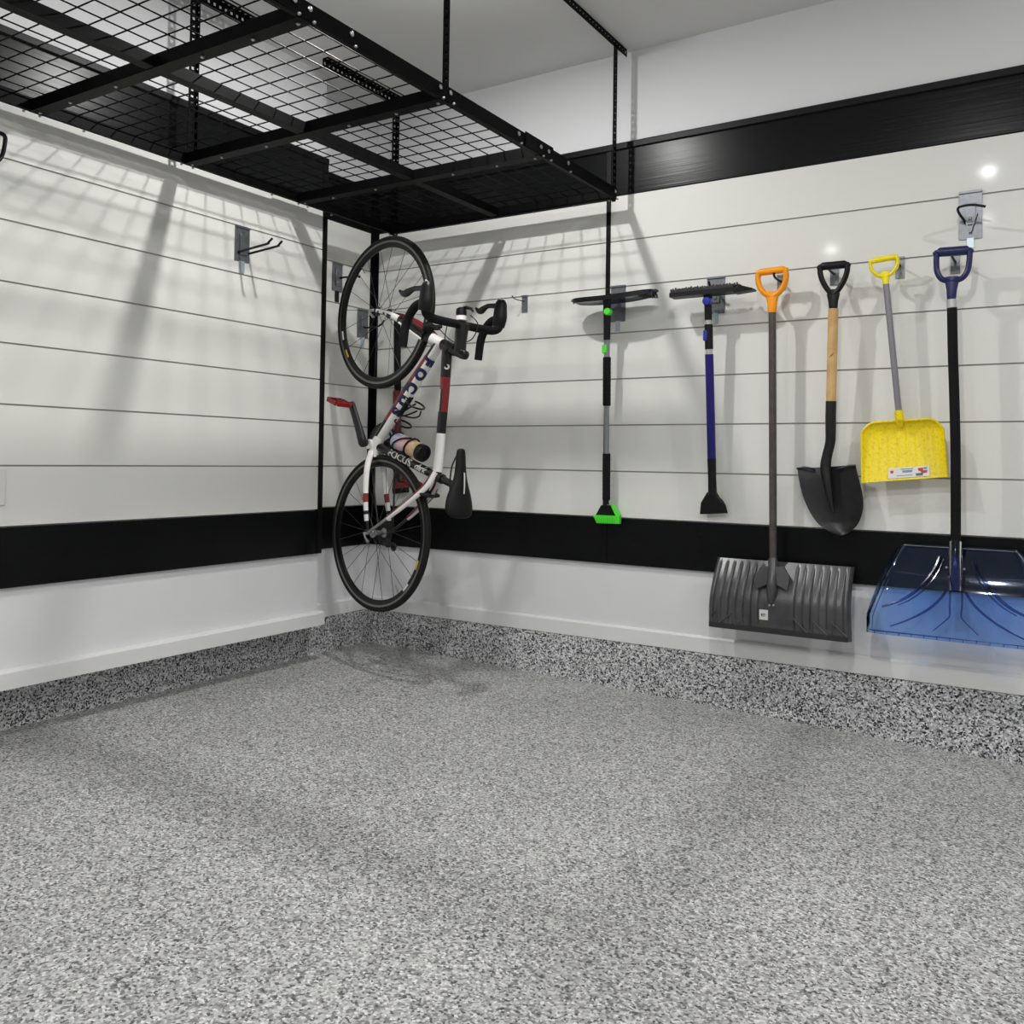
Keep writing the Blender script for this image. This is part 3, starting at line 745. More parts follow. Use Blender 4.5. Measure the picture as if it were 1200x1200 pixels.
# yellow scoop --------------------------------------------------
top = (2.5271, -0.0850, 1.7591); neck = (2.5334, -0.0850, 1.6940); sock = (2.5375, -0.0850, 1.6513)
botm = (2.5806, -0.0700, 1.1872)
t = thing('snow_shovel', 'yellow scoop snow shovel with a thin grey shaft, hanging tilted', 'snow shovel', (2.5976, -0.0500, 0.9577), 'snow shovels')
hw = ((2.5820, -0.0850, 1.7329)[0]-(2.4725, -0.0850, 1.7443)[0])/2
dgrip(t, top, neck, sock, hw, 0, .0082, 'ygrip', shape='round', rb=.0105)
obj('shaft', MB().sweep([tuple(line(sock, botm, -.03)), tuple(line(sock, botm, 1.04))], .0112, 18), 'greytube', t)
TL, TR, BR, BL = V((2.4492, -0.0600, 1.1577)), V((2.7232, -0.0600, 1.1735)), V((2.7411, -0.0750, 0.9643)), V((2.4566, -0.0750, 0.9357))
def tray(u, v, d=0.):
    p = TL.lerp(TR, u).lerp(BL.lerp(BR, u), v)
    # rounded upper corners
    k = abs(2*u-1)
    if v < .25 and k > .62:
        s_ = (k-.62)/.38; z_ = (.25-v)/.25
        p += (TL-BL)*(-.17*s_**2.6*z_)
    e = min(u, 1-u)*8; e2 = v*6
    y = .026*(1-math.exp(-2.2*min(e, 3)))*(1-math.exp(-2.2*min(e2+.05, 3)))
    y *= (1-.85*v**1.6)
    if .1 < u < .9 and v > .12: y += -.0035*max(0, math.cos(u*2*PI*9))*min(1, (v-.12)*6)*(1-v)
    p.y += y-d
    return tuple(p)
mb = MB().sheet(tray, 96, 34, .003)
bl = obj('scoop', mb, 'yellow', t, angle=55)
rim = [tuple(V(tray(0, 1-i/16, .001))) for i in range(17)]+[tuple(V(tray(i/24, 0, .001))) for i in range(1, 25)]+[tuple(V(tray(1, i/16, .001))) for i in range(1, 17)]
obj('rim', MB().sweep(rim, .0038, 8, up=(0, -1, 0)), 'yellow', bl)
obj('socket', MB().sweep([(2.5796, -0.0700, 1.2027), (2.5821, -0.0700, 1.1716), (2.5828, -0.0550, 1.1442)], [.0150, .0155, .009], 16, up=(1, 0, 0)), 'yellow', bl)
def tl(u, v, d): 
    return V(tray(.315+.49*u, .79+.17*v, d))
mb = MB().sheet(lambda u, v: tl(u, v, .004), 12, 3, .0006); st = obj('label_sticker', mb, 'sticker', bl, smooth=False); st['label'] = 'worn white product sticker with red and grey print'
for mt_, rs in (('labelred', ((.05, .14, .25, .5), (.72, .86, .15, .45), (.78, .95, .4, .65))), ('labelgrey', ((.66, .85, .65, .9), (.30, .62, .12, .18), (.2, .6, .75, .8))), ('labelblue', ((.34, .6, .28, .5), (.86, .95, .1, .3)))):
    mb = MB()
    for u0, u1, v0, v1 in rs: mb.add([tl(u0, v0, .0052), tl(u1, v0, .0052), tl(u1-.02, v1, .0052), tl(u0+.02, v1, .0052)], [(0, 1, 2, 3)])
    obj('printing', mb, mt_, bl, smooth=False)

# clear blue snow shovel --------------------------------------------------
top = (2.7606, -0.1150, 1.7550); neck = (2.7571, -0.1150, 1.6489); sock = (2.7561, -0.1150, 1.5815)
t = thing('snow_shovel', 'wide translucent blue snow shovel with a navy D-grip and black shaft, rightmost tool', 'snow shovel', (2.7705, -0.0700, 0.3933), 'snow shovels')
hw = ((2.8236, -0.1150, 1.7019)[0]-(2.6954, -0.1150, 1.7153)[0])/2
dgrip(t, top, neck, sock, hw, 0, .0120, 'navygrip', shape='wide', rb=.0165)
P = [sock, (2.7578, -0.1150, 1.5559)]; obj('collar', MB().sweep([tuple(V(sock)+V((0, 0, .004))), P[1]], .0172, 20), 'chrome', t)
P = [(2.7581, -0.1150, 1.5589), (2.7612, -0.1150, 1.4091), (2.7662, -0.1150, 1.2597), (2.7709, -0.1150, 1.0811), (2.7722, -0.1100, 0.9030), (2.7721, -0.1000, 0.7095)]
obj('shaft', MB().sweep(cat(P, 5), .0165, 22), 'foam', t)
xc = (2.7750, -0.1200, 0.5491)[0]
xbl = (2.4815, -0.1000, 0.3947)[0]; xtl = (2.5776, -0.0600, 0.7090)[0]
zt = (2.7668, -0.0500, 0.7173)[2]; zb = (2.7747, -0.1100, 0.3944)[2]
hb, ht = xc-xbl, xc-xtl
def bsc(u, v, d=0.):
    z = zt+(zb-zt)*v
    y = -.03-.095*math.sin(min(1., v*1.1)*PI*.6)
    k = 2*u-1
    hwv = ht+(hb-ht)*min(1, (v*1.25))**.75
    x = xc+k*hwv
    ee = abs(k)
    if ee > .86: y += .03*((ee-.86)/.14)**2*(1-.5*v)
    if v < .05: z -= .02*max(0, ee-.9)*10*(.05-v)/.05
    return (x, y-d, z)
bl = obj('scoop', MB().sheet(bsc, 60, 34, .003), 'blueclear', t, angle=60)
mb = MB()
def rib(pts, r, mbx):
    c_ = cat([tuple(p) for p in pts], 8)
    n_ = len(c_)
    mbx.sweep([tuple(V(bsc(p[0], p[1], .0035))) for p in c_], [r*(1-.55*i/(n_-1)) for i in range(n_)], 8, up=(0, -1, 0))
for s_ in (-1, 1):
    for pts, r in (([(.5+s_*.13, .12), (.5+s_*.15, .25), (.5+s_*.21, .42), (.5+s_*.30, .58), (.5+s_*.42, .69)], .0085),
                   ([(.5+s_*.10, .14), (.5+s_*.13, .30), (.5+s_*.19, .46), (.5+s_*.26, .58), (.5+s_*.33, .66)], .004),
                   ([(.5+s_*.055, .46), (.5+s_*.10, .58), (.5+s_*.17, .70), (.5+s_*.26, .81), (.5+s_*.36, .90)], .0055),
                   ([(.5+s_*.035, .46), (.5+s_*.035, .60), (.5+s_*.032, .72), (.5+s_*.055, .78), (.5+s_*.12, .90)], .0038)):
        rib(pts, r, mb)
rib([(.02, .965), (.3, .965), (.6, .965), (.98, .965)], .0028, mb)
for i in range(14): rib([(.05+.07*i, .965), (.05+.07*i, .998)], .0018, mb)
for s_ in (0, 1):
    rib([(.075 if not s_ else .925, .02), (.06 if not s_ else .94, .4), (.045 if not s_ else .955, .7), (.035 if not s_ else .965, .95)], .003, mb)
rib([(.02, .02), (.5, .02), (.98, .02)], .003, mb)
for q in (.08, .92): rib([(q, .30), (.5+(q-.5)*.22, .33)], .0028, mb)
objs('rib', mb, 'blueclear2', bl)
P = [(2.7720, -0.1000, 0.7362), (2.7735, -0.1250, 0.6821), (2.7753, -0.1400, 0.6336), (2.7762, -0.1450, 0.5756)]
obj('shaft_socket', MB().sweep(P, [.021, .0215, .023, .021], 20), 'blueclear2', bl)
obj('inner_socket', MB().sweep([P[1], (2.7747, -0.1350, 0.6566), P[3]], [.0165, .0175, .0165], 18), 'navygrip', bl)
mb = MB()
for px_ in ((2.7484, -0.1500, 0.6530), (2.8039, -0.1500, 0.6514)): bolt(mb, px_, (0, -1, 0), .004)
objs('rivet', mb, 'zinc', bl)

# black and red tool behind the bicycle ---------------------------------
t = thing('ice_scraper', 'black and red long-handled tool upright in the corner behind the bicycle', 'hand tool', (.231, -.03, .84))
obj('handle', MB().sweep([(0.1816, -0.0300, 1.7132), (0.1850, -0.0300, 1.6867), (0.1954, -0.0300, 1.3454)], [.013, .0175, .0175], 16), 'foam', t)
obj('red_shaft', MB().sweep([(0.1952, -0.0300, 1.3541), (0.1899, -0.0300, 1.3368), (0.1978, -0.0300, 1.1102)], [.017, .0205, .0205], 16), 'dred', t)
obj('lower_shaft', MB().sweep([(0.1976, -0.0300, 1.1189), (0.2080, -0.0300, 0.9018)], .0165, 16), 'dred', t)
mb = MB().prism([V(p) for p in ((0.1890, -0.0450, 0.9318), (0.2391, -0.0450, 0.9328), (0.2685, -0.0450, 0.8518), (0.1798, -0.0450, 0.8405))], (0, .035, 0)); obj('scraper_blade', mb, 'dred', t, bevel=.003)
mb = MB().prism([V(p) for p in ((0.1797, -0.0450, 0.8448), (0.2684, -0.0450, 0.8561), (0.2717, -0.0450, 0.8304), (0.1859, -0.0450, 0.8190))], (0, .03, 0)); obj('blade_edge', mb, 'bplas', t, bevel=.002)

# ------------------------------------------------------------------ bicycle
BM = Matrix(((0.978246, 0.205192, -0.030506, 0.530000), (-0.203785, 0.978039, 0.043726, -0.546000), (0.038809, -0.036558, 0.998578, 0.672000), (0, 0, 0, 1)))
bike = thing('road_bicycle', 'white black and red road bicycle hung vertically by its front wheel in the corner', 'bicycle', None, mtx=BM)
def bo(name, mb, mats, parent=None, **k): return obj(name, mb, mats, parent or bike, world=False, **k)
# child objects of parts keep identity transforms, so everything stays in the bicycle's own axes:
# x = up of the bicycle (out from the wall), y = its right-hand side (away), z = its forward direction (up the wall)
def wheel(cz, nsp, name, rear):
    c = (0, 0, cz); Y = (0, 1, 0)
    a0 = .7
    rim = MB().lathe([(.292, 0), (.294, .006), (.304, .0095), (.322, .0105), (.324, .0085), (.324, -.0085), (.322, -.0105), (.304, -.0095), (.294, -.006)], c, Y, 72, closed=True)
    rm = bo(name, rim, 'rim')
    tp = [(.3315+.0125*math.cos(t), .0135*math.sin(t)) for t in [2*PI*i/14 for i in range(14)]]
    bo('tire', MB().lathe(tp, c, Y, 84, closed=True), 'rubber', rm)
    for s_ in (-1, 1):
        bo('brake_track', MB().lathe([(.3135, s_*.0108), (.3225, s_*.0112), (.3225, s_*.0104), (.3135, s_*.0100)], c, Y, 72, closed=True), 'track', rm)
    fl_ = .032
    hub = MB().lathe([(.0, -.05), (.006, -.05), (.007, -.046), (.012, -.043), (.012, -.036), (.021, -.034), (.021, -.030), (.011, -.027), (.0105, .024), (.021, .027), (.021, .031), (.012, .034), (.012, .043), (.007, .046), (.006, .05), (0, .05)], c, Y, 24)
    hb_ = bo('hub', hub, 'dark' if not rear else 'alu', rm)
    for i in range(nsp):
        a = 2*PI*i/nsp+.13; s_ = 1 if i % 2 else -1; tw = (1 if (i//2) % 2 else -1)*(.95 if rear or s_ > 0 else .0)
        p = V((math.cos(a+tw)*.019, s_*.031, cz+math.sin(a+tw)*.019)); q = V((math.cos(a)*.293, s_*.002, cz+math.sin(a)*.293))
        bo('spoke', MB().sweep([p, q], .0012, 5), 'spoke', rm)
    # decals and valve
    for aa, mt_ in ((-.50 if rear else 3.62, 'yellowdecal'), (-.9 if rear else 3.30, 'sticker')):
        mb = MB().sheet(lambda u, v: (math.cos(aa+.14*u)*(.298+.010*v), -.0100, cz+math.sin(aa+.14*u)*(.298+.010*v)), 8, 2, .0006)
        bo('decal', mb, mt_, rm)
    av = -1.05 if rear else 2.2
    bo('valve', MB().sweep([(math.cos(av)*.295, 0, cz+math.sin(av)*.295), (math.cos(av)*.255, 0, cz+math.sin(av)*.255)], .003, 8), 'alu', rm)
    return rm
FZ = .983
fw = wheel(FZ, 20, 'front_wheel', False)
rw = wheel(0, 24, 'rear_wheel', True)
mb = MB()
for i, (r_, y_) in enumerate(((.058, .030), (.053, .034), (.048, .038), (.043, .042), (.038, .046))):
    mb.lathe([(.014, y_-.0012), (r_-.003, y_-.0012), (r_, y_), (r_-.003, y_+.0012), (.014, y_+.0012)], (0, 0, 0), (0, 1, 0), 28, closed=True)
bo('cassette', mb, 'dark', rw)
def tube(pts, rad, n=6, **k): 
    P = cat(pts, n); R_ = [tuple(q) for q in cat([(r, r) if not hasattr(r, '__len__') else r for r in rad], n)]
    return MB().sweep(P, R_, k.pop('seg', 20), **k)
BB = V((-.045, 0, .392)); HDL = V((.335, 0, .822)); HDU = V((.480, 0, .757)); SC_ = V((.378, 0, .245))
fr = MB().lathe([(0, -.036), (.021, -.036), (.022, -.03), (.022, .03), (.021, .036), (0, .036)], BB, (0, 1, 0), 26)
fr.sweep([HDL, HDL.lerp(HDU, .3), HDL.lerp(HDU, .52)], [.026, .024, .0235], 22)
frame = bo('frame', fr, 'white')
bo('upper_head_tube', MB().sweep([HDL.lerp(HDU, .50), HDU], [.0245, .0245], 22), 'black', frame)
# down tube: outer edge red and black, rest white
dta = V((-.022, 0, .410)); dtb = V((.385, 0, .800)); dd = (dtb-dta).normalized(); nn = V((dd.z, 0, -dd.x))  # towards the seat side
P = [tuple(dta.lerp(dtb, i/24)) for i in range(25)]
def dtm(t_, k_):
    # k: angle; side axis = tangent x up(nn)
    a = 2*PI*k_
    if math.sin(a) > .22: return 0
    return 2 if (t_ < .20 or t_ > .86 or (.47 < t_ < .56)) else 1
mb = MB().sweep(P, [(.023+.002*math.sin(i/24*PI), .026+.006*(1-abs(i/12-1)) - (.004 if i > 20 else 0)) for i in range(25)], 32, up=tuple(nn), matf=dtm)
dt = bo('down_tube', mb, ['white', 'dred', 'black'], frame)
tta = V((.432, 0, .785)); ttb = V((.385, 0, .262)); 
def ttm(t_, k_):
    if t_ > .66: return 0
    if .24 < t_ < .46 and math.cos(2*PI*k_) > -.5 and (math.sin(2*PI*k_) > .05 or t_ < .30): return 1
    if .22 < t_ < .46 and math.cos(2*PI*k_) > 0 and math.sin(2*PI*k_) < -.35: return 0
    return 2
tt = bo('top_tube', tube([tta, (.420, 0, .60), (.402, 0, .42), ttb], [(.019, .027), (.018, .024), (.017, .0225), (.0175, .025)], 8, seg=24, up=(1, 0, 0), matf=ttm), ['white', 'red', 'black'], frame)
st_ = bo('seat_tube', tube([BB+V((.01, 0, -.003)), BB.lerp(SC_, .5), SC_, (.412, 0, .232)], [.019, .0178, .018, .018], 6, seg=22, up=(1, 0, 0)), 'black', frame)
bo('seat_clamp', MB().sweep([(.396, 0, .238), (.418, 0, .230)], [.0205, .0205], 20), 'black', frame)
bo('bottom_fairing', tube([dta+V((.03, 0, .03)), (-.03, -.004, .385), (-.036, -.008, .335)], [(.020, .024), (.026, .028), (.018, .020)], 6, seg=18, up=(1, 0, 0)), 'white', frame)
for s_ in (-1, 1):
    def csm(t_, k_): return 0 if t_ < .52 else (1 if t_ < .6 else (2 if t_ < .68 or .74 < t_ < .8 else 3))
    bo('chain_stay', tube([(-.036, s_*.022, .36), (-.034, s_*.045, .29), (-.028, s_*.056, .19), (-.012, s_*.062, .08), (.0, s_*.062, .012)], [(.013, .018), (.011, .0175), (.010, .0155), (.0085, .012), (.007, .010)], 6, seg=16, up=(1, 0, 0), matf=csm), ['white', 'red', 'sticker', 'black'], frame)
    bo('seat_stay', tube([(.385, s_*.012, .262), (.350, s_*.028, .205), (.29, s_*.04, .160), (.20, s_*.05, .105), (.13, s_*.056, .066)], [(.012, .020), (.0105, .019), (.0095, .016), (.009, .013), (.0075, .010)], 6, seg=16, up=(1, 0, 0), matf=lambda t_, k_: 1 if (math.sin(2*PI*k_) < -.05) else 0), ['white', 'dred'], frame)
    bo('stay_end', tube([(.135, s_*.056, .070), (.07, s_*.060, .035), (.006, s_*.062, .004)], [.0065, .006, .006], 5, seg=12), 'alu' if s_ < 0 else 'dark', frame)
def text_on(name, s, size, base, d, upv, rad, mt_, parent, track=1.0, shear=0., bold=.022, rot=0.):
    cu = bpy.data.curves.new('lettering', 'FONT'); cu.body = s; cu.size = size; cu.space_character = track; cu.shear = shear
    cu.offset = size*bold
    to = bpy.data.objects.new('lettering', cu); COL.objects.link(to)
    bpy.context.view_layer.update()
    me0 = bpy.data.meshes.new_from_object(to.evaluated_get(bpy.context.evaluated_depsgraph_get()))
    bpy.data.objects.remove(to); bpy.data.curves.remove(cu)
    import bmesh
    bm = bmesh.new(); bm.from_mesh(me0); bmesh.ops.triangulate(bm, faces=bm.faces)
    bmesh.ops.subdivide_edges(bm, edges=[e for e in bm.edges if e.calc_length() > size*.15], cuts=2)
    mb = MB(); d = V(d).normalized(); upv = V(upv).normalized(); nv = d.cross(upv); base = V(base)
    ys = [v.co.y for v in bm.verts]; yc = (min(ys)+max(ys))/2
    rx, ry = rad if hasattr(rad, '__len__') else (rad, rad)
    idx = {}
    for i, v in enumerate(bm.verts):
        a = (v.co.y-yc)/((rx+ry)/2)+rot
        mb.v.append(base+d*v.co.x+upv*math.sin(a)*ry+nv*(math.cos(a)*rx)); idx[v] = i
    for f in bm.faces: mb.f.append([idx[v] for v in f.verts]); mb.m.append(0)
    bm.free(); bpy.data.meshes.remove(me0)
    o = bo(name, mb, mt_, parent, smooth=False)
    return o
text_on('lettering', 'FOCUS', .066, dtb-dd*.075, -dd, nn, (.0262, .0332), 'navy', dt, track=1.8, bold=.075, rot=.78)
sd = (SC_-BB).normalized()
text_on('lettering', 'FOCUS', .050, BB+sd*.125, sd, (-sd.z, 0, sd.x), .0187, 'sticker', st_, track=1.08, bold=.03, rot=.25)
text_on('lettering', 'dark', .046, BB+sd*.315, sd, (-sd.z, 0, sd.x), .0185, 'sticker', st_, shear=.5, track=.85, rot=.25)
text_on('lettering', '2', .05, V((.447, 0, .70)), (.0, 0, -1), (1, 0, 0), .021, 'sticker', tt)
# fork
fk = MB().sweep([(.300, 0, .838), (.318, 0, .83), (.345, 0, .818)], [(.040, .026), (.036, .026), (.024, .024)], 20, up=(0, 0, 1))
fork = bo('fork', fk, 'black')
for s_ in (-1, 1):
    def fm(t_, k_, s=s_):
        if s < 0:
            if t_ > .93 or t_ < .50: return 1
            if math.sin(2*PI*k_) > .35 or t_ < .56: return 0
            return 2 if (.60 < t_ < .67 or .72 < t_ < .79 or .84 < t_ < .88) else 0
        if .20 < t_ < .28: return 0
        return 2 if .50 < t_ < .62 and math.sin(2*PI*k_) < .3 else 3
    bo('fork_blade', tube([(.318, s_*.036, .832), (.26, s_*.048, .870), (.17, s_*.050, .922), (.08, s_*.050, .962), (.004, s_*.050, .984)], [(.009, .019), (.0085, .018), (.008, .015), (.0065, .011), (.005, .008)], 6, seg=16, up=(0, 0, 1), matf=fm), ['white', 'black', 'navy', 'red'], fork)
bo('fork_stripe', MB().sweep([(.315, -.046, .818), (.25, -.057, .862), (.18, -.0585, .905)], [(.0022, .0045)]*3, 8, up=(0, 0, 1)), 'white', fork)
for s_, cz in ((-1, FZ), (-1, 0)):
    bo('quick_release', MB().sweep([(0, -.058, cz), (-.004, -.076, cz-.002), (.012, -.082, cz-.02), (.030, -.080, cz-.038)], [.008, .007, .005, .007], 10), 'alu')
# headset, stem, handlebar
bo('steerer_cap', MB().sweep([HDU-V((.004, 0, -.001)), (.500, 0, .748), (.528, 0, .735), (.545, 0, .729), (.551, 0, .727)], [.0235, .021, .0205, .018, .008], 22), 'black')
stem = bo('stem', tube([(.508, 0, .745), (.512, 0, .785), (.517, 0, .83), (.52, 0, .858)], [(.026, .025), (.025, .026), (.026, .028), (.027, .026)], 5, seg=20, up=(1, 0, 0)), 'black')
text_on('lettering', '2', .045, V((.515, 0, .79)), (0, 0, -1), (1, 0, 0), .0205, 'sticker', stem)
hbp = [(.522, -.03, .856), (.522, -.10, .856), (.524, -.165, .858), (.528, -.196, .872), (.528, -.204, .897), (.508, -.205, .912), (.470, -.206, .905), (.434, -.207, .872), (.412, -.208, .830), (.399, -.208, .752)]
mb = tube([(.522, -.05, .856), (.522, 0, .856), (.522, .05, .856)], [.0165, .0175, .0165], 4, seg=18)
bar = bo('handlebar', mb, 'black')
for s_ in (-1, 1):
    bo('bar_tape', tube([(p[0], -s_*p[1], p[2]) for p in hbp], [.0170, .0175, .0180, .0195, .0195, .0185, .018, .018, .0178, .0170], 6, seg=18), 'foam', bar)
    y = s_*.204
    lv = bo('brake_hood', tube([(.522, y, .880), (.532, y, .915), (.535, y, .950), (.538, y, .978), (.541, y, .994)], [(.025, .029), (.027, .033), (.025, .030), (.021, .027), (.012, .016)], 6, seg=20, up=(1, 0, 0)), 'bplas', bar)
    bo('brake_lever', tube([(.522, y, .968), (.49, y, .975), (.455, y, .978), (.42, y+s_*.004, .968), (.395, y+s_*.006, .968), (.374, y+s_*.008, .984)], [(.010, .015), (.009, .011), (.008, .011), (.009, .017), (.008, .012), (.004, .005)], 5, seg=14, up=(0, 0, 1)), 'black', bar)
    bo('lever_badge', MB().sweep([(.536, y-.012, .985), (.545, y-.014, .998), (.552, y-.012, .990)], .0022, 8), 'sticker', bar)
# bell: white base with black top and lever
bell = bo('bell', MB().sweep([(.520, -.006, .874), (.520, -.006, .892)], [.0235, .0235], 22), 'white')
bell['label'] = 'bell with white base and black lever top'
bo('bell_top', MB().sweep([(.520, -.006, .891), (.520, -.006, .904), (.520, -.006, .921), (.520, -.006, .927)], [.0215, .0225, .021, .013], 20), 'bplas', bell)
bo('bell_lever', MB().sweep([(.512, -.006, .922), (.545, -.004, .925), (.575, -.002, .915), (.583, 0, .903)], [.006, .007, .0065, .004], 10), 'bplas', bell)
# brakes
def caliper(c, d_in, name):
    c = V(c); mb = MB()
    for s_ in (-1, 1):
        mb.sweep([c+V((0, 0, 0)), c+V((.004, s_*.028, .004)), c+V(d_in)*.5+V((0, s_*.040, 0)), c+V(d_in)+V((0, s_*.024, 0))], [.008, .008, .007, .006], 10)
        mb.obox(c+V(d_in)+V((0, s_*.016, 0)), (V(d_in).normalized(), (0, 1, 0), V(d_in).normalized().cross(V((0, 1, 0)))), (.006, .005, .022))
    return bo(name, mb, 'dark')
caliper((.352, 0, .872), (-.045, 0, .0), 'brake_caliper')
caliper((.355, 0, .160), (-.055, 0, .02), 'brake_caliper')
bo('brake_cable', tube([(.39, -.005, .19), (.40, -.03, .16), (.375, -.045, .13), (.36, -.03, .145)], [.0022]*4, 5, seg=8), 'matblack')
bo('brake_cable', tube([(.535, .03, .90), (.56, .05, .86), (.53, .04, .80), (.44, .03, .80), (.37, .01, .86)], [.0022]*5, 6, seg=8), 'matblack')
bo('brake_cable', tube([(.52, -.06, .87), (.49, -.05, .86), (.455, -.035, .81), (.46, -.03, .765), (.44, -.02, .75)], [.0022]*5, 6, seg=8), 'matblack')
# crank set: near arm points forward (up), far arm down
cr = bo('crank_arm', tube([(-.042, -.062, .385), (-.040, -.074, .41), (-.072, -.080, .49), (-.104, -.086, .565), (-.108, -.087, .580)], [(.016, .021), (.016, .024), (.013, .021), (.012, .019), (.008, .014)], 6, seg=18, up=(1, 0, 0)), 'dark')
bo('spindle_cap', MB().lathe([(0, .006), (.014, .005), (.016, 0), (.016, -.03)], (-.042, -.078, .398), (0, -1, 0), 20), 'black', cr)
def pedal(c, s_, parent):
    c = V(c); A = V((.56, 0, .10)).normalized(); mb = MB()
    A = V((.93, 0, -.36)).normalized(); Bv = V((.36, 0, .93)).normalized()
    mb.sweep([c, c+V((0, s_*.1, 0))], .0075, 12)
    h1, h2 = .045, .009
    for yy in (.018, .052, .098): mb.obox(c+V((0, s_*yy, 0)), (A, (0, 1, 0), Bv), (h1*(.8 if yy != .052 else 1), .005, h2))
    for q in (-1, 1): mb.obox(c+V((0, s_*.058, 0))+A*h1*.92*q, (A, (0, 1, 0), Bv), (.006, .036, h2))
    p = bo('pedal', mb, 'pedal', parent, bevel=.002); return p
pedal((-.106, -.094, .572), -1, cr)
cr2 = bo('crank_arm', tube([(-.044, .062, .40), (-.040, .076, .37), (-.0, .082, .29), (.026, .088, .225)], [(.014, .017), (.0135, .018), (.011, .015), (.009, .013)], 6, seg=16, up=(1, 0, 0)), 'dark')
pedal((.024, .094, .228), 1, cr2)
mb = MB()
for r_, y_ in ((.098, .046), (.082, .039)):
    pr_ = [(r_-.012, y_-.0015), (r_-.002, y_-.0015), (r_, y_), (r_-.002, y_+.0015), (r_-.012, y_+.0015)]
    mb.lathe(pr_, BB, (0, 1, 0), 52, closed=True)
for i in range(5):
    a = 2*PI*i/5+.4; mb.sweep([BB+V((0, .044, 0)), BB+V((math.cos(a)*.088, .044, math.sin(a)*.088))], [.012, .007], 8)
bo('chainring', mb, 'dark')
ch = []
for i in range(25):
    a = PI*.35+PI*1.05*i/24-.1
for P_ in ([BB+V((-.098, .046, .0)), V((-.052, .040, .0))], [BB+V((.094, .046, -.02)), V((.048, .040, .02))]): ch.append(P_)
mb = MB()
for P_ in ch: mb.sweep(P_, [(.0035, .0045)]*2, 8)
arc = [BB+V((math.cos(a)*.099, .046, math.sin(a)*.099)) for a in [(-.2+(PI+.3)*i/24) for i in range(25)]]
mb.sweep(arc, [(.0035, .0045)]*25, 8)
bo('chain', mb, 'dark')
mb = MB().sweep([(-.002, .052, -.01), (-.012, .056, -.035), (.012, .05, -.06)], [.007, .010, .008], 10)
mb.lathe([(.004, -.003), (.018, -.003), (.020, 0), (.018, .003), (.004, .003)], (.010, .040, -.045), (0, 1, 0), 18, closed=True)
mb.lathe([(.004, -.003), (.018, -.003), (.020, 0), (.018, .003), (.004, .003)], (.055, .040, -.060), (0, 1, 0), 18, closed=True)
mb.sweep([(.010, .046, -.045), (.055, .046, -.060)], [(.009, .003)]*2, 8)
bo('rear_derailleur', mb, 'dark')
bo('front_derailleur', tube([(.03, .03, .33), (.045, .05, .35), (.05, .052, .40), (.04, .05, .43)], [(.004, .012)]*4, 4, seg=8), 'alu')
# seat post and saddle
bo('seat_post', tube([(.405, 0, .235), (.440, 0, .222), (.478, 0, .208), (.492, 0, .200)], [.0158, .0155, .0155, .021], 4, seg=18), 'black')
sv = [(.352, .006, .012), (.345, .017, .018), (.325, .021, .020), (.285, .024, .022), (.24, .030, .025), (.205, .042, .028), (.17, .058, .030), (.135, .069, .030), (.108, .071, .028), (.088, .062, .024), (.076, .040, .016), (.072, .012, .008)]
SVc = cat(sv, 4)
mb = MB(); seg = 22; rows = []
for (z, hwd, th) in SVc:
    o_ = len(mb.v)
    lift = .010*((.2-z)/.13)**2 if z < .2 else 0
    for k in range(seg):
        a = 2*PI*k/seg
        x = .512+lift+(th*.62*math.sin(a) if math.sin(a) > 0 else th*.9*math.sin(a))
        y = hwd*math.copysign(abs(math.cos(a))**.8, math.cos(a))
        x -= (abs(y)/.07)**2*.012
        mb.v.append(V((x+.015, y, z)))
    rows.append(o_)
for i in range(len(rows)-1):
    for k in range(seg):
        l = (k+1) % seg; mb.f.append([rows[i]+k, rows[i]+l, rows[i+1]+l, rows[i+1]+k]); mb.m.append(0)
for r_ in (rows[0], rows[-1]): mb.f.append([r_+k for k in range(seg)]); mb.m.append(0)
sad = bo('saddle', mb, 'saddle', angle=70)
bo('saddle_stripe', MB().sheet(lambda u, v: (.546+.002*math.sin(PI*u), .004-.006*v+.0, .255-.085*u), 8, 1, .0012), 'sticker', sad)
mb = MB()
for s_ in (-1, 1): mb.sweep(cat([(.512, s_*.010, .325), (.490, s_*.016, .28), (.487, s_*.022, .22), (.489, s_*.022, .17), (.510, s_*.030, .11)], 5), .0035, 8)
objs('saddle_rail', mb, 'dark', sad, world=False)
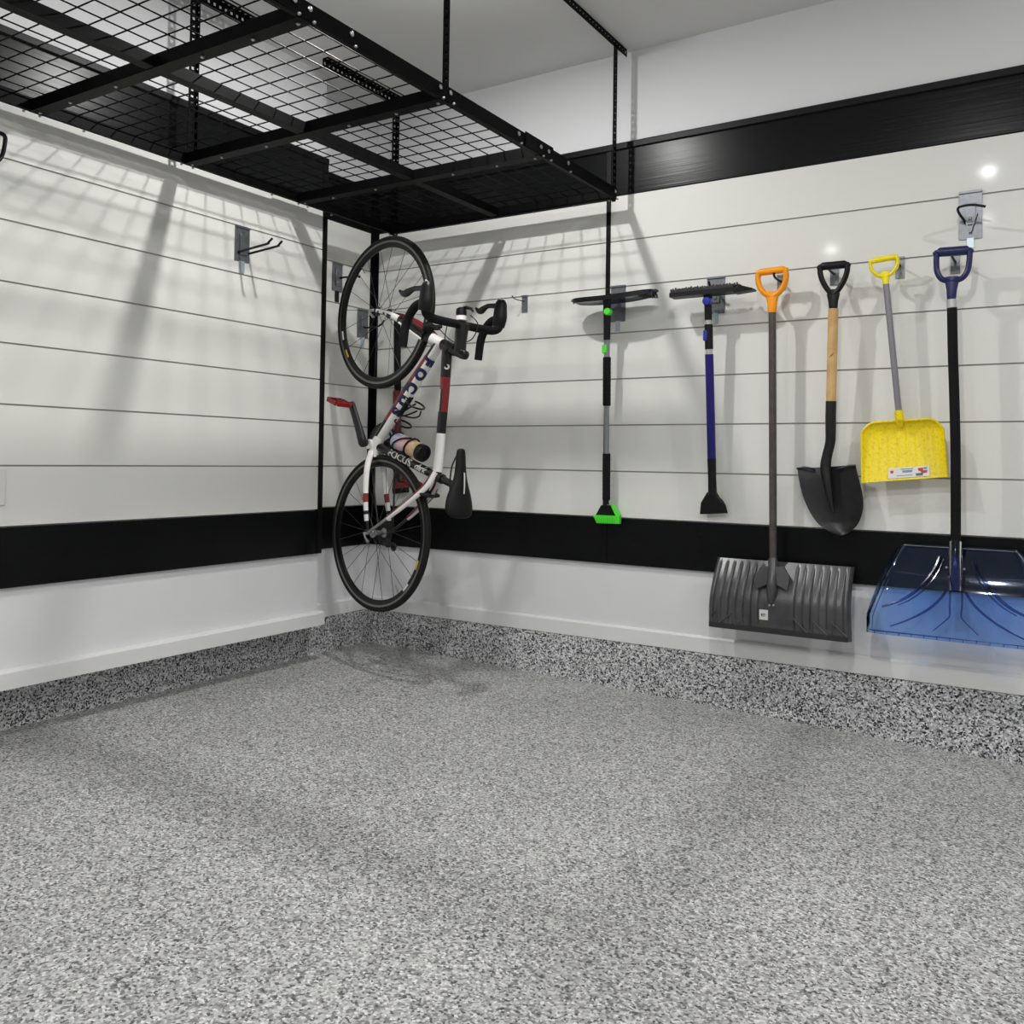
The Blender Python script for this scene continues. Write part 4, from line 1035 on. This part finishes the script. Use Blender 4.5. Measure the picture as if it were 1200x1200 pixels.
# bottle cages and bottle
def cage(c0, d, off, name):
    """c0 start on tube, d direction along tube, off away from tube"""
    c0, d, off = V(c0), V(d).normalized(), V(off).normalized(); mb = MB(); yv = V((0, 1, 0)); R_ = .040
    ctr = c0+off*(R_+.006)
    for h_, r_, a0, a1 in ((.112, R_, .55, 2*PI-.55), (.0, R_*.92, .35, 2*PI-.35)):
        P = [ctr+d*(h_-.02*(1-math.cos(t_-PI))*.5)-off*math.cos(t_)*r_+yv*math.sin(t_)*r_ for t_ in [a0+(a1-a0)*i/28 for i in range(29)]]
        mb.sweep([tuple(p) for p in P], .0042, 8)
    for s_ in (-1, 1):
        P = [c0+yv*s_*.008+d*.02, c0+d*.05+yv*s_*.016+off*.008, ctr+d*.085-off*R_*math.cos(.8)+yv*s_*R_*math.sin(.8)]
        mb.sweep(cat([tuple(p) for p in P], 5), .0042, 8)
        P = [c0+yv*s_*.008-d*.0, ctr+d*.02-off*R_*math.cos(1.3)+yv*s_*R_*math.sin(1.3), ctr+d*.06-off*R_*math.cos(2.2)+yv*s_*R_*math.sin(2.2), ctr+d*.10-off*R_*math.cos(2.9)+yv*s_*R_*math.sin(2.9)]
        mb.sweep(cat([tuple(p) for p in P], 5), .0036, 8)
    mb.obox(c0+d*.05+off*.003, (d, yv, off), (.055, .011, .0025))
    return bo(name, mb, 'bplas')
cage(dta.lerp(dtb, .32)+nn*.029, dd, nn, 'bottle_cage')
so = V((-sd.z, 0, sd.x)); 
cage(BB+sd*.15+so*.018, sd, so, 'bottle_cage')
bA = BB+sd*.125+so*.062; 
bt_m = bike.matrix_basis
botl = thing('water_bottle', 'pastel printed water bottle with a black base in the bicycle cage', 'bottle', None, mtx=bt_m @ Matrix.Translation(bA))
L_ = .215
M['bottle'] = bands('bottle_print', [(160, 176, 204), (178, 182, 206), (212, 176, 186), (214, 168, 154), (214, 182, 142), (204, 188, 146)], (0, 0, 0), sd*L_*.9)
def bt(name, mb, m_, **k): return obj(name, mb, m_, botl, world=False, **k)
mb = MB().lathe([(.0, -.004), (.020, -.002), (.031, .008), (.0355, .022), (.0355, .085), (.0330, .095), (.0355, .105), (.0360, L_*.86), (.0355, L_*.88), (0, L_*.88)], (0, 0, 0), sd, 32); bt('bottle_body', mb, 'bottle')
mb = MB().lathe([(0, L_*.87), (.0365, L_*.87), (.0375, L_*.89), (.0375, L_*.99), (.034, L_*1.01), (.026, L_*1.012), (.025, L_*.985), (0, L_*.985)], (0, 0, 0), sd, 32); bt('bottle_cap', mb, 'bplas')

# ------------------------------------------------------------------ camera and view
cam = bpy.data.cameras.new('camera'); co = bpy.data.objects.new('camera', cam); COL.objects.link(co)
co.matrix_world = Matrix(((0.844945, -0.002218, 0.534849, 3.135934), (0.534650, -0.024090, -0.844730, -3.576395), (0.014758, 0.999707, -0.019169, 1.002982), (0, 0, 0, 1)))
cam.sensor_width = 36; cam.lens = 31.52; cam.shift_y = -.06792; cam.clip_start = .05
scn.camera = co
w = bpy.data.worlds.new('world'); scn.world = w; w.use_nodes = True
w.node_tree.nodes['Background'].inputs[0].default_value = (.8, .85, 1, 1); w.node_tree.nodes['Background'].inputs[1].default_value = .02
scn.view_settings.view_transform = 'Standard'; scn.view_settings.look = 'None'
scn.view_settings.exposure = 0.0; scn.view_settings.gamma = 1; scn.view_settings.use_curve_mapping = False
